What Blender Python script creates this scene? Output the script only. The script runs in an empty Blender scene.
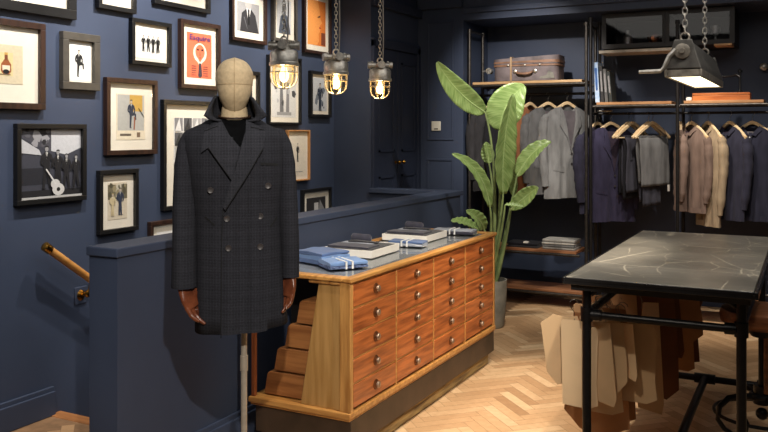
import bpy, bmesh, math, random
from mathutils import Vector, Matrix, noise
from math import sin, cos, pi, radians, sqrt, atan2
random.seed(7)
SC = bpy.context.scene
COL = SC.collection

# ------------------------------------------------------------ camera
FP = 820.0; HOR = 132.0; EYE = 1.6
YAW = math.atan(424.0/820.0)
CS, SN = cos(YAW), sin(YAW)
cam = bpy.data.cameras.new('camera'); camo = bpy.data.objects.new('camera', cam); COL.objects.link(camo)
cam.sensor_width = 36; cam.lens = FP/768*36; cam.shift_y = -(216-HOR)/768
camo.location = (0, 0, EYE); camo.rotation_euler = (pi/2, 0, YAW); cam.clip_start = .05
SC.camera = camo
# ------------------------------------------------------------ world, exposure
SC.view_settings.view_transform = 'Standard'; SC.view_settings.look = 'None'
SC.view_settings.gamma = 1; SC.view_settings.use_curve_mapping = False
SC.view_settings.exposure = 0.24
W = bpy.data.worlds.new('world'); SC.world = W; W.use_nodes = True
W.node_tree.nodes['Background'].inputs[0].default_value = (.7, .68, .7, 1)
W.node_tree.nodes['Background'].inputs[1].default_value = .05
# ------------------------------------------------------------ lamps of the shop and an added ambient fill
def aim(o, tgt):
    d = Vector(tgt)-Vector(o.location); o.rotation_euler = d.to_track_quat('-Z', 'Y').to_euler()
def spot(loc, tgt, power, size=50, blend=.6, col=(1, .87, .72), rad=.04):
    l = bpy.data.lights.new('ceiling_spot', 'SPOT'); o = bpy.data.objects.new('ceiling_spot', l); COL.objects.link(o)
    l.energy = power; l.spot_size = radians(size); l.spot_blend = blend; l.color = col; l.shadow_soft_size = rad
    o.location = loc; aim(o, tgt); return o
def area(loc, tgt, power, sx, sy, col=(1, .95, .88)):
    l = bpy.data.lights.new('ambient_fill', 'AREA'); o = bpy.data.objects.new('ambient_fill', l); COL.objects.link(o)
    l.shape = 'RECTANGLE'; l.size = sx; l.size_y = sy; l.energy = power; l.color = col
    o.location = loc; aim(o, tgt); return o
spot((.1, .2, 2.95), (-1.72, 2.95, 1.0), 330, 34, .35, (1, .92, .82), .03)       # key on the mannequin
spot((-2.1, 1.0, 3.1), (-3.7, 2.8, .6), 60, 60, .9, (1, .92, .85), .05)
for yy, p in ((1.9, 120), (2.9, 145), (3.9, 145), (4.9, 125), (5.8, 65)):              # picture spots
    spot((-2.95, yy, 3.1), (-3.81, yy+.05, 1.95), p, 75, .9, (1, .93, .84), .03)
spot((-1.2, 4.4, 3.1), (-1.4, 4.6, 0), 225, 42, .5, (1, .86, .68), .04)           # aisle
spot((-.3, 3.0, 3.1), (-1.95, 4.2, .55), 190, 48, .7, (1, .88, .72), .04)       # drawers
spot((-1.0, 1.6, 3.1), (-.92, 3.85, .5), 75, 26, .6, (1, .88, .72), .04)       # hanging patterns
spot((-2.3, 2.6, 3.1), (-2.2, 4.0, .9), 70, 40, .7, (1, .92, .82), .04)
spot((-1.6, 5.0, 3.1), (-2.3, 6.3, 1.5), 150, 44, .7, (1, .92, .8), .04)        # plant
spot((-1.9, 5.4, 3.1), (-2.4, 7.7, 1.8), 210, 46, .7, (1, .93, .85), .03)       # left rack
spot((-1.1, 6.2, 3.15), (-1.2, 7.5, .9), 125, 58, .7, (1, .9, .78), .04)
spot((-.4, 6.2, 3.15), (-.5, 7.5, .9), 100, 58, .7, (1, .9, .78), .04)
spot((.3, 3.2, 3.1), (-.5, 4.4, .96), 50, 50, .8, (1, .92, .82), .05)           # table
area((-.8, 3.6, 3.15), (-.8, 3.6, 0), 50, 3.5, 5)  # added broad fill for the room's ambient light, not a fixture

# ------------------------------------------------------------ pixel rays -> points of the room
def ray(px, py):
    r = (px-384)/FP; u = (HOR-py)/FP
    return Vector((r*CS-SN, r*SN+CS, u))
E = Vector((0, 0, EYE))
def atD(px, py, d): return E+ray(px, py)*d
def onX(px, py, X): v = ray(px, py); return E+v*(X/v.x)
def onY(px, py, Y): v = ray(px, py); return E+v*(Y/v.y)
def onZ(px, py, Z): v = ray(px, py); return E+v*((Z-EYE)/v.z)

# ------------------------------------------------------------ materials
def lin(c):
    return tuple(((x/255)/12.92 if x/255 <= .04045 else ((x/255+.055)/1.055)**2.4) for x in c)+(1,)
MATS = {}
def base(name):
    m = bpy.data.materials.new(name); m.use_nodes = True
    return m, m.node_tree.nodes, m.node_tree.links, m.node_tree.nodes['Principled BSDF']
def mat(name, c, rough=.6, metal=0, var=.12, scale=18, bump=0, st=(1, 1, 1), spec=.5, sheen=0, c2=None, coat=0):
    if name in MATS: return MATS[name]
    m, N, L, b = base(name)
    tc = N.new('ShaderNodeTexCoord'); mp = N.new('ShaderNodeMapping'); nz = N.new('ShaderNodeTexNoise')
    mp.inputs['Scale'].default_value = st; nz.inputs['Scale'].default_value = scale; nz.inputs['Detail'].default_value = 5
    L.new(tc.outputs['Object'], mp.inputs[0]); L.new(mp.outputs[0], nz.inputs['Vector'])
    rp = N.new('ShaderNodeValToRGB'); L.new(nz.outputs['Fac'], rp.inputs[0])
    a = lin(c); d = lin(c2) if c2 else tuple(x*(1-var*2.2) for x in a[:3])+(1,)
    rp.color_ramp.elements[0].position = .33; rp.color_ramp.elements[1].position = .62
    rp.color_ramp.elements[0].color = d; rp.color_ramp.elements[1].color = a
    L.new(rp.outputs[0], b.inputs['Base Color'])
    b.inputs['Roughness'].default_value = rough; b.inputs['Metallic'].default_value = metal
    b.inputs['Specular IOR Level'].default_value = spec
    if sheen: b.inputs['Sheen Weight'].default_value = sheen
    if coat: b.inputs['Coat Weight'].default_value = coat
    if bump:
        bp = N.new('ShaderNodeBump'); bp.inputs['Strength'].default_value = bump; bp.inputs['Distance'].default_value = .004
        L.new(nz.outputs['Fac'], bp.inputs['Height']); L.new(bp.outputs[0], b.inputs['Normal'])
    MATS[name] = m; return m
def wood(name, c, c2, axis=1, rough=.45, sc=3, coat=0, var=.0):
    st = [14, 14, 14]; st[axis] = 1.2
    return mat(name, c, rough, 0, .2, sc, .15, tuple(st), c2=c2, coat=coat)
def emit(name, c, s):
    if name in MATS: return MATS[name]
    m, N, L, b = base(name)
    b.inputs['Base Color'].default_value = lin(c); b.inputs['Emission Color'].default_value = lin(c); b.inputs['Emission Strength'].default_value = s
    MATS[name] = m; return m
def pane(name, tint=(1, 1, 1), refl=1.0, rough=.03):
    if name in MATS: return MATS[name]
    m = bpy.data.materials.new(name); m.use_nodes = True; N = m.node_tree.nodes; L = m.node_tree.links
    N.remove(N['Principled BSDF']); out = [n for n in N if n.type == 'OUTPUT_MATERIAL'][0]
    t = N.new('ShaderNodeBsdfTransparent'); t.inputs[0].default_value = tint+(1,)
    g = N.new('ShaderNodeBsdfGlossy'); g.inputs['Roughness'].default_value = rough
    f = N.new('ShaderNodeFresnel'); f.inputs[0].default_value = 1.45
    mu = N.new('ShaderNodeMath'); mu.operation = 'MULTIPLY'; mu.inputs[1].default_value = refl
    mx = N.new('ShaderNodeMixShader'); ge = N.new('ShaderNodeNewGeometry'); iv = N.new('ShaderNodeMath'); iv.operation = 'SUBTRACT'; iv.inputs[0].default_value = 1; L.new(ge.outputs['Backfacing'], iv.inputs[1])
    m2 = N.new('ShaderNodeMath'); m2.operation = 'MULTIPLY'; L.new(f.outputs[0], mu.inputs[0]); L.new(mu.outputs[0], m2.inputs[0]); L.new(iv.outputs[0], m2.inputs[1]); L.new(m2.outputs[0], mx.inputs[0])
    L.new(t.outputs[0], mx.inputs[1]); L.new(g.outputs[0], mx.inputs[2]); L.new(mx.outputs[0], out.inputs[0])
    MATS[name] = m; return m
def cloth_check(name, c, c1, c2):
    m, N, L, b = base(name)
    tc = N.new('ShaderNodeTexCoord'); sx = N.new('ShaderNodeSeparateXYZ'); L.new(tc.outputs['Object'], sx.inputs[0])
    def mth(op, a, bb=None):
        n = N.new('ShaderNodeMath'); n.operation = op
        for i, x in enumerate((a, bb)):
            if x is None: continue
            if isinstance(x, (int, float)): n.inputs[i].default_value = x
            else: L.new(x, n.inputs[i])
        return n.outputs[0]
    def line(s, per, wdt): return mth('LESS_THAN', mth('FRACT', mth('DIVIDE', s, per)), wdt)
    X, Z = sx.outputs[0], sx.outputs[2]
    big = mth('ADD', line(X, .048, .45), line(Z, .048, .45))
    fine = mth('ADD', line(X, .0115, .4), line(Z, .0115, .4))
    v = mth('ADD', mth('MULTIPLY', big, .035), mth('MULTIPLY', fine, .065))
    nz = N.new('ShaderNodeTexNoise'); nz.inputs['Scale'].default_value = 240; L.new(tc.outputs['Object'], nz.inputs['Vector'])
    v2 = mth('ADD', v, mth('MULTIPLY', nz.outputs['Fac'], .42))
    rp = N.new('ShaderNodeValToRGB'); L.new(v2, rp.inputs[0])
    rp.color_ramp.elements[0].color = lin(c); rp.color_ramp.elements[0].position = .1
    rp.color_ramp.elements[1].color = lin(c2); rp.color_ramp.elements[1].position = 1
    e = rp.color_ramp.elements.new(.5); e.color = lin(c1)
    L.new(rp.outputs[0], b.inputs['Base Color']); b.inputs['Roughness'].default_value = .95
    b.inputs['Specular IOR Level'].default_value = .2; b.inputs['Sheen Weight'].default_value = .0
    bp = N.new('ShaderNodeBump'); bp.inputs['Strength'].default_value = .3; bp.inputs['Distance'].default_value = .002
    L.new(nz.outputs['Fac'], bp.inputs['Height']); L.new(bp.outputs[0], b.inputs['Normal'])
    MATS[name] = m; return m
def marble(name):
    m, N, L, b = base(name)
    tc = N.new('ShaderNodeTexCoord')
    nz = N.new('ShaderNodeTexNoise'); nz.inputs['Scale'].default_value = 2.2; nz.inputs['Detail'].default_value = 6
    L.new(tc.outputs['Object'], nz.inputs['Vector'])
    cur = None
    mixv = N.new('ShaderNodeVectorMath'); mixv.operation = 'MULTIPLY_ADD'
    L.new(nz.outputs['Color'], mixv.inputs[0]); mixv.inputs[1].default_value = (.13, .13, .05); L.new(tc.outputs['Object'], mixv.inputs[2])
    col = N.new('ShaderNodeValToRGB'); L.new(nz.outputs['Fac'], col.inputs[0])
    col.color_ramp.elements[0].position = .35; col.color_ramp.elements[0].color = lin((92, 90, 84))
    col.color_ramp.elements[1].position = .65; col.color_ramp.elements[1].color = lin((128, 124, 116))
    last = col.outputs[0]
    for sc, wd, st, cc in ((3.0, .016, (1.5, .7, 1), (214, 204, 184)), (5.5, .010, (.6, 1.3, 1), (190, 182, 164)), (1.4, .007, (1, 1.6, 1), (225, 216, 196))):
        mp = N.new('ShaderNodeMapping'); mp.inputs['Scale'].default_value = st; mp.inputs['Rotation'].default_value = (0, 0, .5*sc)
        L.new(mixv.outputs[0], mp.inputs[0])
        vo = N.new('ShaderNodeTexVoronoi'); vo.feature = 'DISTANCE_TO_EDGE'; vo.inputs['Scale'].default_value = sc
        L.new(mp.outputs[0], vo.inputs['Vector'])
        r = N.new('ShaderNodeValToRGB'); L.new(vo.outputs['Distance'], r.inputs[0])
        r.color_ramp.elements[0].color = (.65, .65, .65, 1); r.color_ramp.elements[1].color = (0, 0, 0, 1); r.color_ramp.elements[1].position = wd*1.2
        n2 = N.new('ShaderNodeTexNoise'); n2.inputs['Scale'].default_value = 3.1*sc/2; L.new(tc.outputs['Object'], n2.inputs['Vector'])
        r2 = N.new('ShaderNodeValToRGB'); L.new(n2.outputs['Fac'], r2.inputs[0]); r2.color_ramp.elements[0].position = .45; r2.color_ramp.elements[1].position = .6
        ml = N.new('ShaderNodeMath'); ml.operation = 'MULTIPLY'; L.new(r.outputs[0], ml.inputs[0]); L.new(r2.outputs[0], ml.inputs[1])
        mx = N.new('ShaderNodeMix'); mx.data_type = 'RGBA'; L.new(ml.outputs[0], mx.inputs[0]); L.new(last, mx.inputs[6]); mx.inputs[7].default_value = lin(cc)
        last = mx.outputs[2]
    L.new(last, b.inputs['Base Color']); b.inputs['Roughness'].default_value = .32
    MATS[name] = m; return m

# ------------------------------------------------------------ mesh builder
def frame_of(d):
    d = d.normalized(); a = Vector((0, 0, 1)) if abs(d.z) < .95 else Vector((1, 0, 0))
    x = a.cross(d).normalized(); return x, d.cross(x)
class MB:
    def __init__(s): s.v = []; s.f = []; s.m = []; s.T = None
    def add(s, vs, fs, m=0):
        o = len(s.v)
        s.v += [(s.T @ Vector(v)) if s.T else Vector(v) for v in vs]
        s.f += [[i+o for i in f] for f in fs]; s.m += [m]*len(fs)
    def box(s, x0, x1, y0, y1, z0, z1, m=0):
        v = [(x, y, z) for z in (z0, z1) for y in (y0, y1) for x in (x0, x1)]
        s.add(v, [(0, 2, 3, 1), (4, 5, 7, 6), (0, 1, 5, 4), (2, 6, 7, 3), (0, 4, 6, 2), (1, 3, 7, 5)], m); return s
    def tube(s, pts, r, n=10, m=0, caps=True, ov=1, closed=False, up=None):
        pts = [Vector(p) for p in pts]; k = len(pts)
        rs = r if isinstance(r, (list, tuple)) else [r]*k
        vs = []; px = None
        for i, p in enumerate(pts):
            if closed: d = pts[(i+1) % k]-pts[i-1]
            else: d = pts[min(i+1, k-1)]-pts[max(i-1, 0)]
            d.normalize()
            if px is None:
                if up is not None: x = Vector(up)-d*Vector(up).dot(d); x.normalize()
                else: x, _ = frame_of(d)
            else:
                x = px-d*px.dot(d); x.normalize()
            px = x; y = d.cross(x)
            for j in range(n):
                a = 2*pi*j/n; vs.append(p+x*(cos(a)*rs[i])+y*(sin(a)*rs[i]*ov))
        fs = []
        for i in range(k if closed else k-1):
            for j in range(n):
                a, b_ = i*n+j, i*n+(j+1) % n; c_, d_ = ((i+1) % k)*n+(j+1) % n, ((i+1) % k)*n+j
                fs.append((a, b_, c_, d_))
        if caps and not closed: fs += [tuple(range(n-1, -1, -1)), tuple(range((k-1)*n, k*n))]
        s.add(vs, fs, m); return s
    def cyl(s, p, q, r, n=14, m=0, r2=None): return s.tube([p, q], [r, r if r2 is None else r2], n, m)
    def lathe(s, prof, c=(0, 0, 0), n=24, m=0, axis='z'):
        vs = []; c = Vector(c)
        for (r, h) in prof:
            for j in range(n):
                a = 2*pi*j/n; x, y = r*cos(a), r*sin(a)
                vs.append(c+(Vector((x, y, h)) if axis == 'z' else Vector((h, x, y)) if axis == 'x' else Vector((y, h, x))))
        fs = []
        for i in range(len(prof)-1):
            for j in range(n): fs.append((i*n+j, i*n+(j+1) % n, (i+1)*n+(j+1) % n, (i+1)*n+j))
        fs += [tuple(range(n-1, -1, -1)), tuple(range((len(prof)-1)*n, len(prof)*n))]
        s.add(vs, fs, m); return s
    def ball(s, c, r, n=12, m=0, sc=(1, 1, 1)):
        k = n//2+1; prof = []
        vs = []; fs = []
        for i in range(k+1):
            t = pi*i/k
            rr = max(sin(t), 1e-4)
            for j in range(n):
                a = 2*pi*j/n; vs.append((c[0]+r*sc[0]*rr*cos(a), c[1]+r*sc[1]*rr*sin(a), c[2]-r*sc[2]*cos(t)))
        for i in range(k):
            for j in range(n): fs.append((i*n+j, i*n+(j+1) % n, (i+1)*n+(j+1) % n, (i+1)*n+j))
        s.add(vs, fs, m); return s
    def prism(s, poly, y0, y1, m=0):            # polygon in x,z thickened along y
        n = len(poly); A = sum(poly[i][0]*poly[(i+1) % n][1]-poly[(i+1) % n][0]*poly[i][1] for i in range(n))
        if A < 0: poly = poly[::-1]
        v = [(x, y0, z) for x, z in poly]+[(x, y1, z) for x, z in poly]
        f = [tuple(range(n)), tuple(range(2*n-1, n-1, -1))]+[(i, i+n, (i+1) % n+n, (i+1) % n) for i in range(n)]
        s.add(v, f, m); return s
    def grid(s, fn, nu, nv, m=0, cu=False):
        vs = [fn(i/nu, j/nv) for j in range(nv+1) for i in range(nu+(0 if cu else 1))]
        w = nu if cu else nu+1; fs = []
        for j in range(nv):
            for i in range(nu): fs.append((j*w+i, j*w+(i+1) % w, (j+1)*w+(i+1) % w, (j+1)*w+i))
        s.add(vs, fs, m); return s
    def build(s, name, mats, parent=None, local=False, smooth=35, bevel=0, seg=2, sub=0, solid=0, weld=False, remesh=0):
        off = Vector((0, 0, 0))
        if parent is not None and not local:
            p = parent
            while p: off += p.location; p = p.parent
        me = bpy.data.meshes.new(name)
        me.from_pydata([tuple(v-off) for v in s.v], [], s.f)
        if not isinstance(mats, (list, tuple)): mats = [mats]
        for x in mats: me.materials.append(x)
        me.polygons.foreach_set('material_index', s.m)
        if weld:
            bm = bmesh.new(); bm.from_mesh(me); bmesh.ops.remove_doubles(bm, verts=bm.verts, dist=1e-5)
            bmesh.ops.recalc_face_normals(bm, faces=bm.faces); bm.to_mesh(me); bm.free()
        me.update()
        if smooth:
            me.polygons.foreach_set('use_smooth', [True]*len(me.polygons))
            if smooth < 180: me.set_sharp_from_angle(angle=radians(smooth))
        o = bpy.data.objects.new(name, me); COL.objects.link(o)
        if parent is not None: o.parent = parent
        if remesh:
            md = o.modifiers.new('r', 'REMESH'); md.mode = 'VOXEL'; md.voxel_size = remesh; md.use_smooth_shade = True
            sm = o.modifiers.new('s', 'SMOOTH'); sm.iterations = 4; sm.factor = .5
        if solid:
            md = o.modifiers.new('t', 'SOLIDIFY'); md.thickness = solid; md.offset = 0
        if bevel:
            md = o.modifiers.new('b', 'BEVEL'); md.width = bevel; md.segments = seg; md.limit_method = 'ANGLE'; md.angle_limit = radians(40)
        if sub:
            md = o.modifiers.new('u', 'SUBSURF'); md.levels = sub; md.render_levels = sub
        return o
def tag(o, label=None, cat=None, group=None, kind=None):
    if label: o['label'] = label
    if cat: o['category'] = cat
    if group: o['group'] = group
    if kind: o['kind'] = kind
    return o
def empty(name, loc, rz=0, label=None, cat=None, group=None):
    o = bpy.data.objects.new(name, None); COL.objects.link(o); o.location = loc; o.rotation_euler = (0, 0, rz); o.empty_display_size = .05
    return tag(o, label, cat, group)
def struct(o): o['kind'] = 'structure'; return o
def dup(root, loc, rz, label, group=None):
    r = root.copy(); COL.objects.link(r); r.location = loc; r.rotation_euler = (0, 0, rz); r['label'] = label
    if group: r['group'] = group
    for ch in list(root.children):
        c = ch.copy(); COL.objects.link(c); c.parent = r
        for g in ch.children:
            d = g.copy(); COL.objects.link(d); d.parent = c
    return r
def text_mesh(mb, txt, size, fn, m=0, width=None):
    cu = bpy.data.curves.new('t', 'FONT'); cu.body = txt; cu.size = size; cu.align_x = 'CENTER'; cu.align_y = 'CENTER'; cu.resolution_u = 2; cu.offset = size*.02
    o = bpy.data.objects.new('t', cu); COL.objects.link(o)
    dg = bpy.context.evaluated_depsgraph_get(); me = bpy.data.meshes.new_from_object(o.evaluated_get(dg))
    xs = [v.co.x for v in me.vertices] or [0]; sc = 1
    if width: sc = width/max(1e-6, max(xs)-min(xs))
    mb.add([fn(v.co.x*sc, v.co.y) for v in me.vertices], [tuple(p.vertices) for p in me.polygons], m)
    bpy.data.objects.remove(o); bpy.data.curves.remove(cu); bpy.data.meshes.remove(me)

# shared materials
navy = mat('navy_paint', (62, 72, 94), .5, var=.05, scale=3, spec=.35)
navy_d = mat('navy_paint_dark', (48, 56, 76), .5, var=.05, scale=3, spec=.35)
black_metal = mat('black_pipe', (26, 26, 29), .38, .5, .2, 30)
grey_metal = mat('grey_pipe', (92, 90, 84), .35, .8, .15, 30)
alu = mat('cast_aluminium', (206, 202, 194), .36, .75, .2, 40, .3)
brass = mat('brass', (190, 140, 60), .25, 1, .1, 20)
chrome = mat('chrome', (200, 196, 190), .2, 1, .05, 20)
pale_wood = wood('pale_ash_wood', (205, 170, 125), (180, 140, 95), 0)
hang_wood = wood('beech_hanger_wood', (236, 212, 172), (220, 188, 142), 0, .4)
# ============================================================ THE ROOM
XL = -3.81; XH = -2.62; XC = -1.93
YB = 7.37; CEIL = 3.25
# herringbone floor: one base slab and its wooden blocks in one mesh
def make_floor():
    mb = MB()
    bw, bl = .068, .34
    m0 = bpy.data.materials.new('oak_herringbone'); m0.use_nodes = True
    N, L, b = m0.node_tree.nodes, m0.node_tree.links, m0.node_tree.nodes['Principled BSDF']
    at = N.new('ShaderNodeAttribute'); at.attribute_name = 'tone'
    tc = N.new('ShaderNodeTexCoord'); nz = N.new('ShaderNodeTexNoise'); nz.inputs['Scale'].default_value = 26; nz.inputs['Detail'].default_value = 6
    L.new(tc.outputs['Object'], nz.inputs['Vector'])
    ad = N.new('ShaderNodeMath'); ad.operation = 'MULTIPLY_ADD'; L.new(nz.outputs['Fac'], ad.inputs[0]); ad.inputs[1].default_value = .35
    L.new(at.outputs['Fac'], ad.inputs[2])
    rp = N.new('ShaderNodeValToRGB'); L.new(ad.outputs[0], rp.inputs[0])
    e = rp.color_ramp.elements; e[0].position = .12; e[0].color = lin((164, 126, 90)); e[1].position = 1.1; e[1].color = lin((230, 200, 160))
    x = e.new(.6); x.color = lin((200, 162, 122))
    L.new(rp.outputs[0], b.inputs['Base Color']); b.inputs['Roughness'].default_value = .42; b.inputs['Specular IOR Level'].default_value = .35
    bp = N.new('ShaderNodeBump'); bp.inputs['Strength'].default_value = .15; bp.inputs['Distance'].default_value = .003
    L.new(nz.outputs['Fac'], bp.inputs['Height']); L.new(bp.outputs[0], b.inputs['Normal'])
    gap = mat('floor_joint', (146, 112, 80), .8)
    # slab with the stairwell left open
    for (x0, x1, y0, y1) in ((-3.9, 2.6, -1.6, 3.3), (-2.79, 2.6, 3.3, 8.2), (-3.5, -2.79, 6.5, 7.5)): mb.box(x0, x1, y0, y1, -.22, -.0015, 1)
    nslab = len(mb.f); tones = []
    c45 = cos(pi/4); g = .0009
    def inside(x, y): return -3.81 < x < 2.5 and -.3 < y < 8.1 and not (x < -2.62 and y > 3.3)
    n = 6
    for i in range(-70, 90):
        for j in range(-12, 26):
            # classic herringbone lattice, block length = 5 widths
            for k in (0, 1):
                ox = i*bw + j*bl*1.0; oy = i*bw - j*bl*1.0
                if k == 0: x0, y0, x1, y1 = ox, oy, ox+bl, oy+bw
                else: x0, y0, x1, y1 = ox, oy+bw, ox+bw, oy+bw+bl
                q = [(x0+g, y0+g), (x1-g, y0+g), (x1-g, y1-g), (x0+g, y1-g)]
                q = [((a-b_)*c45-1.4, (a+b_)*c45+2.2) for a, b_ in q]
                cx = sum(p[0] for p in q)/4; cy = sum(p[1] for p in q)/4
                if not all(inside(*p) for p in q): continue
                mb.add([(p[0], p[1], 0) for p in q], [(0, 1, 2, 3)], 0)
                tones.append(min(1, max(0, random.gauss(.42, .15))))
    o = mb.build('floor', [m0, gap], smooth=0)
    me = o.data; ca = me.color_attributes.new('tone', 'FLOAT_COLOR', 'CORNER')
    for pi_, p in enumerate(me.polygons):
        t = .3 if pi_ < nslab else tones[pi_-nslab]
        for li in p.loop_indices: ca.data[li].color = (t, t, t, 1)
    struct(o)
make_floor()
struct(MB().box(-3.95, 2.6, -1.6, 8.2, CEIL, CEIL+.1).build('ceiling', mat('ceiling_paint', (54, 58, 74), .8), smooth=0))
struct(MB().box(XL-.12, XL, -1.6, 6.38, -2.4, CEIL).build('wall_left', navy, smooth=0))
struct(MB().box(2.5, 2.6, -1.6, 8.2, -.1, CEIL).build('wall_right', navy, smooth=0))
struct(MB().box(-3.95, 2.6, -1.7, -1.6, -.1, CEIL).build('wall_front', navy, smooth=0))
# back wall with the recess for the rails
XR0 = -2.95; SOF = 2.675; YR = 8.05
w = MB(); w.box(-3.43, XR0, YB, YR+.1, -2.4, CEIL).box(XR0, 2.6, YB, YR+.1, SOF, CEIL).box(XR0, 2.6, YR, YR+.1, -.1, SOF)
w.box(1.6, 2.6, YB, YR, -.1, SOF)
struct(w.build('wall_back', navy, smooth=0))
# pier at the end of the stairwell (its side carries the cupboard doors)
w = MB(); w.box(-3.95, -3.43, 6.38, YB+.2, -2.4, CEIL)
struct(w.build('wall_pier', navy, smooth=0))
# moulded panels on the back wall
def panel_frame(mb, x0, x1, z0, z1, y, t=.02, d=.012):
    mb.box(x0, x1, y-d, y, z0, z0+t).box(x0, x1, y-d, y, z1-t, z1).box(x0, x0+t, y-d, y, z0+t, z1-t).box(x1-t, x1, y-d, y, z0+t, z1-t)
w = MB(); panel_frame(w, -3.33, -3.05, 1.52, 2.68, YB); panel_frame(w, -3.33, -3.05, .3, 1.34, YB)
struct(w.build('trim_1', navy, smooth=0, bevel=.003))
w = MB(); w.box(-3.42, -2.95, YB-.05, YB, 2.80, 2.9).box(-2.95, 2.5, YB-.03, YB, 2.74, 2.79)
struct(w.build('trim_2', navy, smooth=0, bevel=.004))
# double doors on the side of the pier
for i, (y0, y1) in enumerate(((6.42, 6.86), (6.88, 7.31))):
    xs = -3.43; d = MB(); d.box(xs-.0, xs+.02, y0, y1, .0, 2.35)
    o = struct(d.build('door_%d' % (i+1), navy_d, smooth=0, bevel=.003))
    p = MB()
    for (z0, z1) in ((.15, .98), (1.02, 1.2), (1.42, 2.25)):
        a, b_ = y0+.07, y1-.07
        p.box(xs+.02, xs+.032, a, b_, z0, z0+.018).box(xs+.02, xs+.032, a, b_, z1-.018, z1).box(xs+.02, xs+.032, a, a+.018, z0, z1).box(xs+.02, xs+.032, b_-.018, b_, z0, z1)
    p.build('panel_moulding', navy_d, o, smooth=0)
    yk = y1-.035 if i == 0 else y0+.035
    k = MB(); k.lathe([(.016, .02), (.016, .026), (.007, .03), (.007, .045), (.017, .055), (.02, .066), (.012, .078), (.001, .08)], (xs, yk, 1.32), 14, axis='x')
    k.build('door_knob', brass, o)
p = MB(); p.box(-3.43, -3.40, 6.385, 6.42, 0, 2.42).box(-3.43, -3.40, 7.31, 7.37, 0, 2.42).box(-3.43, -3.40, 6.385, 7.37, 2.36, 2.44).box(-3.43, -3.38, 6.385, 7.37, 2.72, 2.8)
struct(p.build('trim_3', navy_d, smooth=0, bevel=.003))
# half-height partition round the stairs
HW = 1.065
w = MB(); w.box(XH-.155, XH+.01, 2.578, 6.45, -2.4, HW).box(-3.43, XH-.13, 6.37, 6.45, -2.4, HW)
struct(w.build('wall_partition', navy, smooth=0))
w = MB(); w.box(-2.782, -2.6, 2.565, 6.5, HW, HW+.04); w.box(-3.43, -2.782, 6.34, 6.5, HW, HW+.04)
struct(w.build('trim_4', navy, smooth=0, bevel=.005))
w = MB(); w.box(XH+.01, XH+.026, 2.6, 6.45, 0, .165).box(XH+.01, XH+.038, 2.6, 6.45, .0, .14)
struct(w.build('baseboard_partition', navy, smooth=0, bevel=.004))
w = MB(); w.box(XL, XL+.018, -1.6, 3.27, 0, .16).box(XL, XL+.03, -1.6, 3.27, 0, .135)
struct(w.build('baseboard_left', navy, smooth=0, bevel=.004))
w = MB(); w.box(-3.40, XR0, YB-.02, YB, 0, .16)
struct(w.build('baseboard_back', navy, smooth=0, bevel=.004))
# stairs going down
w = MB(); ys = 3.3; n = 11
for i in range(n):
    w.box(XL, XH-.13, ys+i*.27, ys+(i+1)*.27+.03, -.19*(i+1)-.5, -.19*(i+1))
struct(w.build('floor_stairs', wood('stair_oak', (188, 140, 92), (150, 104, 64), 0), smooth=0, bevel=.006))
struct(MB().box(XL, XH-.13, 3.24, 3.325, -.045, .004).build('trim_5', wood('stair_nosing', (178, 120, 72), (150, 98, 56), 0), smooth=0, bevel=.006))

# handrail
hr = empty('handrail', (XL, 3.3, .6), 0, 'varnished wooden handrail with brass end cap on the stair wall', 'handrail')
a = Vector((XL+.085, 3.17, .955)); b_ = a+Vector((0, 1, -.72))*2.6
MB().tube([a, b_], .022, 16).build('rail', wood('varnished_oak', (206, 150, 84), (176, 120, 60), 1, .3), hr)
dr = (b_-a).normalized()
MB().tube([a-dr*.035, a-dr*.03, a+dr*.012, a+dr*.014], [.018, .026, .026, .022], 16).build('end_cap', brass, hr)
for t in (.30, 2.1):
    c = a+Vector((0, 1, -.72))*t
    k = MB(); k.tube([c+Vector((0, 0, -.02)), c+Vector((-.01, 0, -.07)), (XL+.01, c.y, c.z-.1)], .009, 8)
    k.lathe([(.034, 0), (.034, .006), (.02, .016), (.012, .02)], (XL, c.y, c.z-.1), 16, axis='x')
    k.lathe([(.02, .0), (.024, .01), (.018, .022), (.004, .028)], (XL+.055, c.y, c.z-.085), 14, axis='x')
    k.build('wall_bracket', brass, hr)
    MB().box(XL, XL+.008, c.y-.045, c.y+.045, c.z-.15, c.z-.05).build('backing_plate', navy, hr, bevel=.003)

# control plate on the back wall panel
p = onY(436.5, 126, YB)
t = empty('wall_thermostat', (p.x, YB, p.z), 0, 'small cream control plate on the navy back wall panel', 'thermostat')
MB().box(-.048, .048, -.016, 0, -.046, .046).build('plate', mat('cream_plastic', (240, 236, 220), .4, var=.03), t, local=True, bevel=.004)
MB().box(-.018, .022, -.019, -.016, -.034, -.022).build('button', mat('grey_plastic', (120, 116, 104), .4), t, local=True)
# air vent on the bulkhead
p0 = onY(533, 1, YB-.03); p1 = onY(577, 1, YB-.03)
t = empty('air_vent', (p0.x, YB-.03, 2.845), 0, 'dark louvred air vent high on the bulkhead', 'vent')
L_ = p1.x-p0.x
MB().box(0, L_, -.012, 0, 0, .012).box(0, L_, -.012, 0, .088, .1).box(0, .012, -.012, 0, 0, .1).box(L_-.012, L_, -.012, 0, 0, .1).build('frame', grey_metal, t, local=True)
sl = MB()
for i in range(5): sl.box(.012, L_-.012, -.01, -.004, .017+i*.015, .023+i*.015)
sl.build('louvre', black_metal, t, local=True)

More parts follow.
